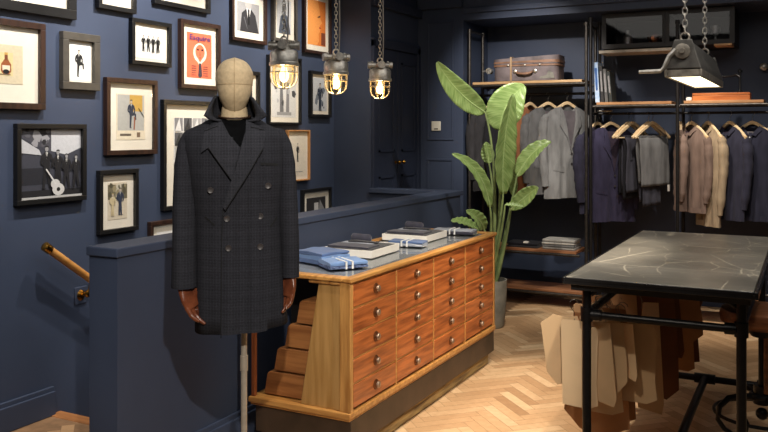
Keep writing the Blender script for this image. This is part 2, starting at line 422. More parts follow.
# ============================================================ PICTURES ON THE LEFT WALL
PC = {}
def pm(c):
    if c not in PC: PC[c] = mat('ink_%d_%d_%d' % c, c, .7, var=.04, scale=60)
    return PC[c]
K = (14, 14, 16); KG = (70, 70, 74); LG = (150, 150, 150); WH = (226, 226, 224); CR = (222, 212, 192)
def ell(cx, cy, rx, ry, n=18): return [(cx+rx*cos(2*pi*i/n), cy+ry*sin(2*pi*i/n)) for i in range(n)]
def rect(x0, y0, x1, y1): return [(x0, y0), (x1, y0), (x1, y1), (x0, y1)]
def limb(x0, y0, x1, y1, w0, w1, asp=1):
    dx, dy = (x1-x0), (y1-y0); l = sqrt(dx*dx+dy*dy) or 1; nx, ny = -dy/l, dx/l
    return [(x0+nx*w0, y0+ny*w0), (x1+nx*w1, y1+ny*w1), (x1-nx*w1, y1-ny*w1), (x0-nx*w0, y0-ny*w0)]
def figure(cx, by, h, c=K, face=(190, 175, 160), hair=K, pose=0, ax=1.0, shirt=None):
    """a small standing man in a suit; h in v units, ax = v/u scale"""
    u = h*ax; S = []
    lw = .045*h*ax
    lg = {0: ((-.05, .0), (.06, .0)), 1: ((-.09, 0), (.10, .02)), 2: ((-.04, 0), (.16, .22)), 3: ((-.16, 0), (.12, 0))}[pose]
    for (dx, dy) in lg:
        if pose == 2 and dy > 0:
            S.append((limb(cx+.02*u, by+.47*h, cx+.2*u, by+.5*h, .05*u, .045*u), c)); S.append((limb(cx+.2*u, by+.5*h, cx+.22*u, by+.28*h, .04*u, .03*u), c))
        else:
            S.append((limb(cx+.0*u+dx*.3*u, by+.48*h, cx+dx*u, by+dy*h, .055*u, .035*u), c))
            S.append((ell(cx+dx*u+.02*u, by+dy*h, .05*u, .018*h, 8), c))
    S.append(([(cx-.11*u, by+.8*h), (cx-.085*u, by+.45*h), (cx+.085*u, by+.45*h), (cx+.12*u, by+.8*h), (cx+.04*u, by+.85*h), (cx-.04*u, by+.85*h)], c))
    S.append((limb(cx-.11*u, by+.78*h, cx-.16*u, by+.6*h, .035*u, .03*u), c)); S.append((limb(cx+.11*u, by+.78*h, cx+.17*u, by+.62*h, .035*u, .03*u), c))
    S.append((limb(cx-.16*u, by+.6*h, cx-.05*u, by+.52*h, .03*u, .022*u), c)); S.append((limb(cx+.17*u, by+.62*h, cx+.13*u, by+.48*h, .03*u, .022*u), c))
    S.append(([(cx-.03*u, by+.84*h), (cx, by+.68*h), (cx+.03*u, by+.84*h)], shirt or WH)); S.append((limb(cx, by+.83*h, cx, by+.7*h, .008*u, .01*u), c))
    S.append((ell(cx, by+.92*h, .05*u, .065*h, 12), face))
    S.append(([(cx-.055*u, by+.93*h), (cx-.05*u, by+.985*h), (cx, by+1.0*h), (cx+.05*u, by+.985*h), (cx+.055*u, by+.93*h), (cx+.03*u, by+.96*h), (cx-.03*u, by+.96*h)], hair))
    return S
def picture(px0, yt, yb, px1, label, fmat, fw=.03, matw=.06, art=(), bg=WH, mcol=(226, 220, 206), z0=None, z1=None, y1=None, depth=.035, matb=None, title=None):
    A = onX(px0, yt, XL); B = onX(px1, yt, XL+depth)
    ya = A.y; yb_ = y1 if y1 is not None else B.y
    zt = z1 if z1 is not None else A.z; zb = z0 if z0 is not None else onX(px0, yb, XL).z
    w, h = yb_-ya, zt-zb
    t = empty('framed_picture', (XL, ya+w/2, zb+h/2), pi/2, label, 'picture', 'framed pictures on the navy gallery wall')
    hw, hh = w/2, h/2; D = depth
    f = MB()
    f.box(-hw, hw, -D, 0, hh-fw, hh).box(-hw, hw, -D, 0, -hh, -hh+fw).box(-hw, -hw+fw, -D, 0, -hh+fw, hh-fw).box(hw-fw, hw, -D, 0, -hh+fw, hh-fw)
    f.build('frame', fmat, t, local=True, smooth=0, bevel=.0025)
    MB().box(-hw+fw, hw-fw, -.012, -.004, -hh+fw, hh-fw).build('mat_board', mat('mount_%d_%d_%d' % mcol, mcol, .8, var=.02), t, local=True, smooth=0)
    mb_ = matb if matb is not None else matw
    x0, x1, z0_, z1_ = -hw+fw+matw, hw-fw-matw, -hh+fw+mb_, hh-fw-matw
    pr = MB(); mats = [pm(bg)]; idx = {bg: 0}
    pr.box(x0, x1, -.0135, -.012, z0_, z1_, 0)
    W_, H_ = x1-x0, z1_-z0_
    for q, it in enumerate(art(H_/W_) if callable(art) else art):
        poly, c = it
        if c not in idx: idx[c] = len(mats); mats.append(pm(c))
        y = -.0139-.00013*q
        pp = [(x0+min(1, max(0, u))*W_, z0_+min(1, max(0, v))*H_) for u, v in poly]
        n = len(pp); ar = sum(pp[i][0]*pp[(i+1) % n][1]-pp[(i+1) % n][0]*pp[i][1] for i in range(n))
        if ar < 0: pp = pp[::-1]
        pr.add([(a, y, b) for a, b in pp], [tuple(range(n))], idx[c])
    if title:
        c = title[1]
        if c not in idx: idx[c] = len(mats); mats.append(pm(c))
        text_mesh(pr, title[0], H_*.16, lambda a, b: (x0+W_*.5+a, -.0185, z0_+H_*.89+b), idx[c], W_*.84)
    pr.build('print', mats, t, local=True, smooth=0)
    MB().box(-hw+fw, hw-fw, -.024, -.022, -hh+fw, hh-fw).build('glass', pane('picture_glass', (1, 1, 1), .5), t, local=True, smooth=0)
    return t
fblack = mat('black_frame', (24, 24, 25), .4, var=.1); fgrey = mat('grey_frame', (72, 68, 62), .5); fbrown = wood('walnut_frame', (58, 38, 30), (36, 24, 20), 2, .4)
foak = wood('oak_frame', (190, 140, 90), (160, 112, 66), 2, .4)
def hills(seed, n, c, lo, hi):
    r = random.Random(seed); pts = [(0, 0)]+[(i/n, lo+(hi-lo)*r.random()) for i in range(n+1)]+[(1, 0)]; return (pts, c)
def speck(seed, n, cols, x0=0, x1=1, y0=0, y1=1, s=.06):
    r = random.Random(seed); out = []
    for i in range(n):
        cx, cy = x0+(x1-x0)*r.random(), y0+(y1-y0)*r.random(); k = 5+r.randrange(3); rr = s*(.4+r.random())
        out.append(([(cx+rr*(.6+.4*r.random())*cos(2*pi*j/k), cy+rr*(.6+.4*r.random())*sin(2*pi*j/k)) for j in range(k)], cols[r.randrange(len(cols))]))
    return out
# 1 top left, cut by the frame of the photograph
picture(-26, -55, 5.5, 77, 'wide black frame, pale print, top left corner of the gallery wall', fblack, .055, .08, lambda a: speck(3, 8, [LG, CR], s=.1), bg=(224, 222, 220), z1=2.75, y1=None)
picture(95, -50, 8, 137, 'small black frame, pale print, high up right of the wide black one', fblack, .028, .05, lambda a: figure(.5, .1, .7, KG, ax=a), z1=2.62)
picture(151, -50, 3.5, 211, 'black frame high above the orange magazine cover', fblack, .03, .05, lambda a: figure(.5, .05, .8, KG, ax=a), z1=2.7)
picture(-34, 14, 108, 46, 'large walnut frame with a bottle on a cream page', fbrown, .035, .10,
        lambda a: [(rect(.0, .0, 1, 1), (208, 196, 168)), (rect(.12, .2, .68, .8), (214, 200, 150)), (ell(.46, .36, .17, .13), (150, 84, 44)), (rect(.3, .36, .62, .5), (150, 84, 44)), ([(.3, .5), (.4, .62), (.52, .62), (.62, .5)], (150, 84, 44)), (rect(.41, .6, .51, .8), (120, 64, 36)), (rect(.34, .34, .58, .47), CR), (ell(.46, .31, .1, .06), K), (rect(.41, .74, .51, .8), (200, 160, 80)), (rect(.2, .22, .6, .25), (120, 100, 80))], bg=(208, 196, 168))
picture(59, 31, 89, 100.5, 'grey frame with a man in a suit kicking one leg up', fgrey, .045, .012, lambda a: figure(.45, .1, .72, K, pose=2, ax=a), bg=WH)
picture(128.5, 17.5, 64, 172, 'black frame with four men in dark suits side by side', fblack, .026, .02,
        lambda a: [s for i in range(4) for s in figure(.26+.16*i, .22, .52, K, pose=i % 2, ax=a)], bg=WH)
OR = (222, 108, 74)
def esq(a):
    return [(rect(0, 0, 1, 1), OR), (ell(.52, .56, .27, .22, 28), (226, 218, 200)), ([(.3, .5), (.74, .5), (.56, .28), (.48, .28)], (226, 218, 200)), (ell(.52, .58, .19, .165, 24), OR),
            ([(.36, .52), (.68, .52), (.54, .36), (.5, .36)], OR), (ell(.43, .63, .05, .022, 10), K), (ell(.61, .63, .05, .022, 10), K), ([(.51, .6), (.49, .5), (.55, .5)], (180, 80, 56)), (ell(.52, .45, .045, .014, 8), (180, 60, 50)),
            ([(.47, .33), (.57, .33), (.6, .04), (.52, .0), (.44, .04)], (60, 52, 60))]+[(rect(x, .05+.05*i, x+.2, .065+.05*i), (90, 60, 60)) for i in range(5) for x in (.17, .64)]
picture(177.5, 18.5, 88, 221, 'walnut frame with an orange magazine cover titled Esquire', fbrown, .03, .05, esq, bg=OR, title=('Esquire', (92, 52, 110)))
picture(103, 77, 155.5, 158, 'walnut frame with a man seated on a stool, pale magazine page', fbrown, .03, .065,
        lambda a: [(rect(.04, .2, .96, .98), (176, 176, 172)), (rect(.45, .62, .9, .98), (196, 160, 80)), (rect(.0, .0, 1, .2), (222, 212, 190)), (rect(.12, .08, .5, .13), (90, 80, 70)), (rect(.7, .05, .82, .16), (120, 100, 80))]+figure(.5, .26, .62, (44, 52, 70), pose=2, ax=a)+[(limb(.75, .7, .95, .5, .008, .008), K), (limb(.6, .22, .62, .5, .02, .02), (150, 90, 60))], bg=CR)
def band(a):
    out = [(rect(0, 0, 1, 1), (58, 60, 72)), ([(.5, 1), (1, 1), (1, .72), (.75, .62), (.5, .68)], (196, 198, 204)), ([(0, 1), (.5, 1), (.5, .66), (.2, .8), (0, .9)], (70, 70, 80)), (rect(.0, .2, .45, .44), (30, 32, 42)), (rect(0, 0, 1, .12), (24, 24, 30))]
    out += speck(5, 16, [(150, 150, 156), (36, 36, 42), (90, 90, 98)], 0, .45, .66, .98, .07)
    out += [([(.02, .86), (.3, .7), (.34, .62), (.02, .66)], (190, 192, 198))]
    for x, h in ((.42, .62), (.6, .56), (.74, .5), (.9, .48)):
        out += figure(x, .14+.0*x, h, (22, 22, 28), face=(150, 150, 152), ax=a, pose=1)
    out += [(ell(.6, .12, .1, .09, 16), (200, 200, 200)), (ell(.55, .2, .075, .07, 14), (200, 200, 200)), (limb(.56, .2, .4, .42, .012, .01), (210, 210, 210)), (ell(.6, .12, .03, .03, 10), K), (rect(.0, .0, 1, .03), (180, 180, 180))]
    return out
picture(13, 123.5, 206, 87, 'black frame with a dark photograph of musicians and a pale guitar', fblack, .028, .0, band, bg=(58, 60, 72))
picture(96, 170.5, 235, 139, 'narrow black frame, man in a blue suit beside bushes, nearest the partition top', fblack, .026, .055,
        lambda a: [(rect(0, .55, 1, .95), (110, 104, 84)), (rect(.4, .6, .7, .95), (190, 186, 170))]+speck(8, 10, [(80, 76, 58), (150, 140, 110)], 0, 1, .6, .95, .1)+figure(.62, .12, .74, (50, 58, 78), ax=a)+figure(.22, .12, .6, (200, 186, 150), ax=a, hair=(180, 160, 110)), bg=(208, 198, 178))
picture(147, 222, 240, 190, 'low walnut frame half hidden behind the partition top', fbrown, .026, .05, lambda a: [(hills(4, 6, (190, 176, 150), .2, .6))], z0=.7)
picture(160, 99.5, 211, 222, 'tall black frame behind the mannequin with a grid of grey studies', fblack, .028, .09,
        lambda a: [(rect(.02+.25*i, .02+.2*j, .24+.25*i, .2+.2*j), ((90, 90, 94), (170, 170, 170), (130, 130, 134))[(i+2*j) % 3]) for i in range(4) for j in range(5)]+[([(.02+.25*i, .02+.2*j), (.14+.25*i, .2+.2*j), (.2+.25*i, .02+.2*j)], ((220, 220, 220), (50, 50, 52))[(i+j) % 2]) for i in range(4) for j in range(5)])
picture(236, 70, 126, 260.5, 'black frame just right of the mannequin head', fblack, .028, .05, lambda a: [(rect(0, 0, 1, 1), (60, 60, 62))]+figure(.5, 0, .9, K, ax=a))
picture(229, -12, 40, 267.5, 'walnut frame, dark photograph of a man in suit and tie, left of nearest pendant', fbrown, .026, .055,
        lambda a: [(rect(0, 0, 1, 1), (150, 150, 152)), ([(.12, 0), (.2, .62), (.42, .8), (.62, .8), (.82, .6), (.98, 0)], (44, 44, 48)), ([(.4, .82), (.5, .3), (.62, .82)], (216, 216, 216)), (limb(.51, .78, .51, .25, .035, .05), K), (ell(.5, .95, .16, .16), (170, 168, 166)), (limb(.3, .5, .45, .1, .02, .01), (90, 90, 94))], bg=(150, 150, 152))
picture(270.5, -12, 40.5, 298, 'grey frame with a small dark portrait, behind the nearest pendant chain', fgrey, .026, .045,
        lambda a: [(rect(0, 0, 1, 1), (200, 202, 204))]+[(ell(.5, .75, .16, .14), (110, 110, 112)), ([(.1, 0), (.25, .5), (.5, .62), (.8, .5), (.95, 0)], (70, 78, 92)), (limb(.4, .55, .7, .1, .05, .05), (30, 30, 34))])
picture(301.5, -12, 52, 332, 'walnut frame with an orange poster of a face in profile', fbrown, .026, .05,
        lambda a: [(rect(0, 0, 1, 1), (216, 122, 48)), ([(.0, 1), (.55, 1), (.66, .8), (.7, .6), (.8, .52), (.68, .46), (.7, .34), (.6, .26), (.62, .1), (.5, 0), (0, 0)], (232, 152, 78)), (limb(.55, .63, .7, .66, .012, .02), (90, 50, 30)), (ell(.68, .4, .06, .02, 8), (170, 60, 40)), (rect(.75, .02, .98, .3), (120, 60, 34))], bg=(216, 122, 48))
picture(266, 54.5, 124.5, 302, 'tall black frame with grey studies directly behind the nearest pendant', fblack, .02, .04,
        lambda a: [(limb(.4, .1, .38, .7, .08, .05), (110, 110, 112)), (limb(.64, .1, .66, .66, .07, .05), (130, 130, 132)), (rect(.2, .04, .8, .1), LG)]+speck(12, 10, [(120, 120, 122), (180, 180, 182), (70, 70, 74)], .1, .9, .1, .8, .08), bg=(210, 210, 208))
picture(308, 70.5, 117, 332, 'small black frame with a blue-grey figure, below the orange face poster', fblack, .026, .03,
        lambda a: [(rect(0, 0, 1, 1), (190, 194, 198))]+speck(15, 8, [(60, 70, 88), (110, 118, 130)], .2, .8, .1, .7, .12)+figure(.5, .0, .85, (40, 50, 66), ax=a))
picture(285, 130, 182, 310.5, 'pale oak frame with one small figure on a cream sheet', foak, .012, .03, lambda a: figure(.5, .35, .45, K, ax=a*.8)+[(rect(.2, .1, .8, .115), LG)], bg=(222, 214, 198))
picture(300, 190, 214, 332, 'low black frame with a small dark photograph, beyond the mannequin shoulder', fblack, .022, .055,
        lambda a: [(rect(0, 0, 1, 1), (40, 38, 40)), (rect(.4, 0, .62, .6), (200, 200, 200)), ([(.62, 0), (.7, .8), (.95, .0)], (140, 140, 142))], z0=.84)
# ============================================================ PENDANT LAMPS
glow = emit('lamp_filament', (255, 206, 136), 9); amber = pane('amber_glass', (1, .93, .76), 1.0, .05)
def chain(mb, z0, z1, ll=.032, wd=.009, r=.0024, off=(0, 0), m=0):
    n = int((z1-z0)/(ll*.74))
    for i in range(n):
        zc = z0+ll/2+i*(z1-z0-ll)/max(1, n-1); pts = []
        for k in range(10):
            a = 2*pi*k/10; x, z = wd*cos(a), ll/2*sin(a)
            pts.append((off[0]+(x if i % 2 else 0), off[1]+(0 if i % 2 else x), zc+z))
        mb.tube(pts, r, 6, m, closed=True)
def pendant(px, py_bot, d, label, tw):
    P_ = atD(px, py_bot, d)
    t = empty('pendant_lamp', P_, YAW+tw, label, 'pendant lamp', 'caged ship pendants over the stair partition')
    # local z=0 is the bottom of the cage
    MB().lathe([(.070, .118), (.074, .12), (.074, .135), (.070, .14), (.070, .188), (.062, .2), (.04, .208), (.034, .215), (.034, .236), (.02, .24)], n=28).build('housing', alu, t, local=True)
    k = MB()
    for a in (0, pi/2, pi, 3*pi/2):
        c, s_ = cos(a), sin(a)
        k.tube([(c*.03, s_*.03, .226), (c*.058, s_*.058, .226), (c*.059, s_*.059, .226), (c*.078, s_*.078, .226)], [.018, .018, .024, .024], 14)
        k.ball((c*.05, s_*.05, .248), .008, 8)
    k.build('cable_boss', alu, t, local=True)
    k = MB(); prof = [(.060, .12), (.060, .06), (.054, .035), (.038, .016), (.018, .008), (.001, .006)]
    k.lathe(prof, n=24).build('glass_jar', amber, t, local=True, smooth=180)
    k = MB(); k.lathe([(.010, .115), (.014, .1), (.02, .085), (.024, .068), (.021, .05), (.012, .038), (.001, .035)], n=16)
    k.build('bulb', glow, t, local=True, smooth=180)
    k = MB()
    for i in range(8):
        a = 2*pi*i/8+.2; pts = []
        for (r, z) in [(.067, .12), (.067, .06), (.061, .034), (.044, .013), (.02, .002), (.004, .0)]: pts.append((r*cos(a), r*sin(a), z))
        k.tube(pts, .0032, 6)
    for z, r in ((.085, .067), (.002, .02)):
        k.tube([(r*cos(2*pi*i/24), r*sin(2*pi*i/24), z) for i in range(24)], .003, 6, closed=True)
    k.build('cage', alu, t, local=True)
    k = MB(); k.tube([(.016*cos(2*pi*i/16), 0, .258+.018*sin(2*pi*i/16)) for i in range(16)], .005, 8, closed=True)
    k.build('hanging_ring', alu, t, local=True)
    k = MB(); HT = (CEIL-P_.z)/1.15; chain(k, .268, HT-.01)
    k.build('chain', alu, t, local=True)
    MB().lathe([(.05, HT-.02), (.05, HT), (.01, HT)], n=20).build('ceiling_rose', alu, t, local=True)
    k = MB(); k.tube([(.018, .0, .24), (.022, 0, .4), (.018, 0, .8), (.02, 0, HT-.01)], .004, 6).build('cable', mat('grey_cable', (150, 146, 140), .5), t, local=True)
    l = bpy.data.lights.new('pendant_bulb', 'POINT'); lo = bpy.data.objects.new('pendant_bulb', l); COL.objects.link(lo)
    t.scale = (1.22, 1.22, 1.15)
    l.energy = 4; l.color = (1, .72, .4); l.shadow_soft_size = .02; lo.location = P_+Vector((0, 0, .03))
    return t
pendant(284, 88.5, 5.0, 'nearest and largest of the caged pendants, in front of the framed pictures', 0)
pendant(336, 94.5, 5.75, 'middle caged pendant at the right end of the gallery wall', .35)
pendant(380, 99, 6.35, 'farthest caged pendant, hanging before the dark cupboard doors', .15)

# industrial strip lamp over the table
Y0, Y1 = 4.12, 5.2; Pn = onY(682, 74.5, Y0); zl = Pn.z-.012
t = empty('strip_lamp', (-.527, (Y0+Y1)/2, zl), 0, 'long grey metal strip lamp with lit underside hanging over the marble table', 'pendant lamp')
cx = -.527; steel = mat('weathered_steel', (170, 162, 150), .4, .5, .25, 25, .3); dsteel = mat('dark_steel', (112, 110, 106), .42, .45, .2, 25, .2)
prof = [(-.08, .03), (-.08, .052), (-.072, .075), (-.036, .170), (.036, .170), (.072, .075), (.08, .052), (.08, .03)]
hd = MB(); hd.add([(cx+x, Y0, zl+z) for x, z in prof]+[(cx+x, Y1, zl+z) for x, z in prof], [(i, (i+1) % 8, (i+1) % 8+8, i+8) for i in range(8) if i != 7]+[tuple(range(8))[::-1], tuple(range(8, 16))])
hd.build('hood', dsteel, t, smooth=20, bevel=.004)
k = MB(); k.box(cx-.085, cx-.072, Y0-.006, Y1+.006, zl, zl+.036).box(cx+.072, cx+.085, Y0-.006, Y1+.006, zl, zl+.036).box(cx-.072, cx+.072, Y0-.006, Y0+.008, zl, zl+.036).box(cx-.072, cx+.072, Y1-.008, Y1+.006, zl, zl+.036)
k.build('rim', steel, t, smooth=0, bevel=.003)
MB().box(cx-.072, cx+.072, Y0+.008, Y1-.008, zl+.006, zl+.012).build('diffuser', emit('strip_diffuser', (255, 240, 196), 3.4), t, smooth=0)
for ya, yb in ((Y0-.012, Y0-.002), (Y1+.002, Y1+.012)):
    MB().prism([(cx-.08, zl+.04), (cx-.04, zl+.178), (cx+.04, zl+.178), (cx+.08, zl+.04)], ya, yb).build('end_plate', dsteel, t, smooth=0, bevel=.003)
k = MB(); k.lathe([(.036, 0), (.036, -.014), (.028, -.017), (.014, -.018), (.012, -.028), (.001, -.028)], (cx-.002, Y0-.012, zl+.122), 22, axis='y')
k.build('end_boss', steel, t)
k = MB(); k.tube([(cx-.03, Y0-.022, zl+.13), (cx-.06, Y0-.024, zl+.1), (cx-.085, Y0-.025, zl+.045), (cx-.1, Y0-.025, zl+.03), (cx-.2, Y0-.025, zl+.028)], [.011, .011, .01, .01, .009], 8)
k.build('lever_arm', alu, t)
for yy in (Y0+.06, Y1-.16):
    MB().tube([(cx+.02*cos(2*pi*i/16), yy, zl+.196+.02*sin(2*pi*i/16)) for i in range(16)], .005, 8, closed=True).build('lifting_eye', steel, t)
for yy in (Y0+.06, Y1-.16):
    c = MB(); chain(c, zl+.212, CEIL-.005, .040, .011, .0030, (cx, yy)); c.build('chain', alu, t)

# ============================================================ HABERDASHERY CABINET
oakc = wood('honey_oak', (204, 152, 86), (160, 108, 52), 2, .42, 3, .2); oakh = wood('honey_oak_rail', (206, 152, 84), (166, 112, 54), 1, .4, 3, .2)
oake = wood('honey_oak_end', (188, 146, 88), (160, 118, 62), 2, .45, 2.2, .15); oakx = wood('honey_oak_cross', (206, 152, 84), (166, 112, 54), 0, .4, 3, .2)
drw = wood('red_brown_drawer_wood', (196, 112, 56), (138, 72, 33), 1, .38, 3.2, .3)
drwb = wood('drawer_box_wood', (168, 112, 62), (136, 84, 42), 0, .55)
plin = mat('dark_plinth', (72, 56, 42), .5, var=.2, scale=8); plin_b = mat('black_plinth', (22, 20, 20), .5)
X0, X1, Y0, Y1 = -2.51, XC, 3.385, 5.41; ZB = .262; ZT = .905
cab = empty('drawer_cabinet', ((X0+X1)/2, (Y0+Y1)/2, 0), 0, 'honey oak drawer cabinet with red-brown drawer fronts standing on the herringbone floor', 'cabinet')
k = MB(); k.box(X0-.01, X1+.004, Y0-.012, Y1+.004, ZB-.03, ZB).box(X0-.002, X1-.002, Y0-.004, Y1, ZB-.042, ZB-.03)
k.build('base_moulding', oakx, cab, bevel=.008, seg=4)
MB().box(X0+.02, X1-.004, Y0+.012, Y1-.01, .085, ZB-.042).build('plinth', [plin], cab, bevel=.003)
MB().box(X0+.04, X1-.028, Y0+.1, Y1-.06, .012, .085).build('foot_board', wood('worn_board', (170, 144, 92), (84, 66, 44), 1, .7), cab)
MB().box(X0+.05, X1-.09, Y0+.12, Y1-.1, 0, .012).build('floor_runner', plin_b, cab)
# top frame with glass
k = MB(); tw = .05
k.box(X1-tw+.012, X1+.012, Y0-.012, Y1+.012, ZT-.022, ZT).box(X0, X0+tw, Y0-.012, Y1+.012, ZT-.022, ZT)
k.box(X0+tw, X1-tw+.012, Y0-.012, Y0+tw, ZT-.022, ZT).box(X0+tw, X1-tw+.012, Y1-tw, Y1+.012, ZT-.022, ZT)
k.build('top_frame', oakh, cab, bevel=.006, seg=3)
MB().box(X0+tw, X1-tw+.012, Y0+tw, Y1-tw, ZT-.02, ZT-.012).build('glass_bed', mat('grey_baize', (140, 142, 146), .8, var=.05), cab, smooth=0)
MB().box(X0+tw, X1-tw+.012, Y0+tw, Y1-tw, ZT-.010, ZT-.004).build('glass_top', pane('counter_glass', (.95, .96, .96), 1.0), cab, smooth=0)
# posts and rails of the front
ys = [Y0+.02, 3.885, 4.37, 4.865, Y1-.02]; nr = 5
zr0, zr1 = ZB+.008, ZT-.03; rh = (zr1-zr0)/nr
k = MB()
for xx in ((X1-.06, X1),): k.box(xx[0], xx[1], Y0, Y0+.03, ZB, ZT-.022)
k.build('corner_post', oakc, cab, bevel=.003)
k = MB(); k.box(X1-.03, X1, Y1-.024, Y1, ZB, ZT-.022); k.build('corner_post', oakc, cab, bevel=.003)
k = MB(); k.box(X1-.022, X1-.001, Y0+.02, Y1-.02, ZT-.032, ZT-.022)
for i in range(1, nr): k.box(X1-.022, X1-.008, Y0+.02, Y1-.02, zr0+i*rh-.004, zr0+i*rh+.004)
for y in ys[1:4]: k.box(X1-.022, X1-.004, y-.006, y+.006, ZB, ZT-.03)
k.build('front_divider', oakh, cab)
MB().box(X0+.03, X1-.024, Y0+.32, Y1-.01, ZB, ZT-.03).build('carcass', plin_b, cab, smooth=0)
MB().box(X1-.06, X0+.02, Y1-.012, Y1-.0, ZB, ZT-.03).build('side_panel', oake, cab, smooth=0)
met = mat('antique_pewter', (196, 170, 146), .5, .8, .2, 60); metd = mat('bronze_rosette', (126, 78, 46), .45, .6, .2, 50)
for c in range(4):
    for r in range(nr):
        ya, yb = ys[c]+.009, ys[c+1]-.009; za, zb = zr0+r*rh+.006, zr0+(r+1)*rh-.006
        if c == 0: ya = Y0+.036
        d = MB(); d.box(X1-.03, X1-.003, ya, yb, za, zb)
        dr_ = d.build('drawer', drw, cab, bevel=.003)
        yc, zc = (ya+yb)/2, (za+zb)/2
        kb = MB(); kb.lathe([(.026, -.002), (.026, .002), (.02, .006)], (X1-.003, yc, zc), 20, axis='x', m=1)
        kb.lathe([(.009, .003), (.009, .009), (.015, .012), (.0175, .017), (.014, .022), (.007, .0245), (.001, .025)], (X1-.003, yc, zc), 18, axis='x')
        kb.build('knob', [met, metd], dr_)
# open near end: tapered panel and the stepped sides of the drawers
k = MB(); zt = ZT-.04
k.prism([(X1-.062, ZB), (X1-.29, ZB), (X1-.185, zt), (X1-.062, zt)], Y0+.012, Y0+.03)
k.build('side_panel', oake, cab, bevel=.003)
k = MB(); k.box(X1-.235, X1-.06, Y0-.002, Y0+.034, zt, zt+.016).build('side_moulding', oakc, cab, bevel=.006)
steps = [(.545, .175), (.485, .16), (.42, .14), (.35, .125)]
z = ZB+.006
for i, (dep, h) in enumerate(steps):
    xb = X1-dep+.03; h_ = .105
    b_ = MB(); b_.prism([(X1-.2, z), (xb-.02, z), (xb, z+h_), (xb+.015, z+h_+.012), (X1-.2, z+h_+.012)], Y0+.05, Y0+.30)
    b_.build('drawer_box', drwb, cab, bevel=.004); z += .126
k = MB(); k.box(X0+.002, X0+.022, Y0+.0, Y0+.022, ZB, ZT-.022); k.build('rear_post', wood('rear_post_wood', (150, 84, 46), (110, 56, 28), 2), cab, bevel=.002)
k = MB(); k.box(X0+.002, X0+.02, Y1-.03, Y1-.01, ZB, ZT-.022).build('rear_post', oakc, cab, bevel=.002)

# ============================================================ THINGS ON THE CABINET
ZC = ZT+.0005
def soft(mb, x0, x1, y0, y1, z0, z1, seed=0, amp=.006, m=0, nx=14, ny=10, taper=.0):
    """a folded cloth slab with rounded, slightly wavy surface"""
    def f(u, v):
        # closed cross-section swept along x
        a = 2*pi*v; cy, cz = cos(a), sin(a)
        e = .35
        yy = (abs(cy)**e)*(1 if cy >= 0 else -1); zz = (abs(cz)**e)*(1 if cz >= 0 else -1)
        s_ = 1-.02*abs(2*u-1)**8
        x = x0+(x1-x0)*u
        y = (y0+y1)/2+(y1-y0)/2*yy*s_*(1-taper*u)
        nzv = noise.noise(Vector((x*14+seed, y*14, seed*3.1)))
        z = (z0+z1)/2+(z1-z0)/2*zz*(1-.15*abs(2*u-1)**6)+(nzv*amp if zz > -.3 else 0)
        return (x, y, max(z, z0))
    mb.grid(f, nx, 24, m)
    mb.add([f(0, i/24) for i in range(24)], [tuple(range(24))], m); mb.add([f(1, i/24) for i in range(24)], [tuple(range(23, -1, -1))], m)
blue = mat('light_blue_shirting', (112, 146, 196), .85, var=.12, scale=12, bump=.3, sheen=.2); blue2 = mat('blue_chambray', (78, 104, 150), .85, var=.12, scale=14, bump=.3, sheen=.2)
blue_d = mat('navy_print_cloth', (44, 56, 92), .8, var=.4, scale=60, c2=(120, 140, 180)); white_t = mat('white_ribbon', (226, 226, 224), .6, var=.03)
darkc = mat('charcoal_cloth', (42, 42, 48), .85, var=.2, scale=30, bump=.3, sheen=.2); darkn = mat('midnight_cloth', (50, 50, 66), .8, var=.2, scale=30, bump=.3, sheen=.2)
greyc = mat('pale_grey_shirting', (160, 166, 178), .85, var=.12, scale=16, bump=.3); card = mat('white_card', (232, 228, 220), .6, var=.03)
cen = lambda px, py, z=ZT: onZ(px, py, z)
def folded(name, px, py, rz, w, l, layers, label, cat, group=None, band=None, z0=ZC):
    c = onZ(px, py, z0); t = empty(name, (c.x, c.y, z0), rz, label, cat, group); z = 0
    for i, (m_, h, dw) in enumerate(layers):
        b_ = MB(); soft(b_, -l/2+dw*.5, l/2-dw*.3, -w/2+dw, w/2-dw*.6, z, z+h, i*3+px, h*.32); b_.build('fold', m_, t, local=True, smooth=50); z += h*.93
    if band:
        b_ = MB(); pts = []; zz = z+.004
        for dx, wob in ((-.02, 0), (.015, .4)):
            b_.box(dx-.005, dx+.005, -w/2-.003, w/2+.003, z-.001, zz)
            b_.box(dx-.005, dx+.005, -w/2-.004, -w/2-.001, .0, zz).box(dx-.005, dx+.005, w/2+.001, w/2+.004, .0, zz)
        b_.build('ribbon', white_t, t, local=True, smooth=0)
    return t
folded('folded_shirt', 322, 261, 1.25, .25, .2, [(blue2, .022, 0), (blue, .024, .006), (blue2, .018, .01)], 'folded blue shirts at the near left corner of the cabinet top', 'shirt')
folded('folded_shirt', 343, 266.5, .95, .17, .21, [(blue_d, .016, 0), (blue, .022, .004)], 'folded light blue shirt tied with white ribbon, nearest the cabinet corner', 'shirt', band=1)
def tray(px, py, l, w, h, rz, label):
    c = onZ(px, py, ZC); t = empty('display_tray', (c.x, c.y, ZC), rz, label, 'tray', None)
    b_ = MB(); b_.box(-l/2, l/2, -w/2, w/2, 0, .004).box(-l/2, l/2, -w/2, -w/2+.006, .004, h).box(-l/2, l/2, w/2-.006, w/2, .004, h).box(-l/2, -l/2+.006, -w/2+.006, w/2-.006, .004, h).box(l/2-.006, l/2, -w/2+.006, w/2-.006, .004, h)
    b_.build('box', card, t, local=True, smooth=0, bevel=.0015); return t, c
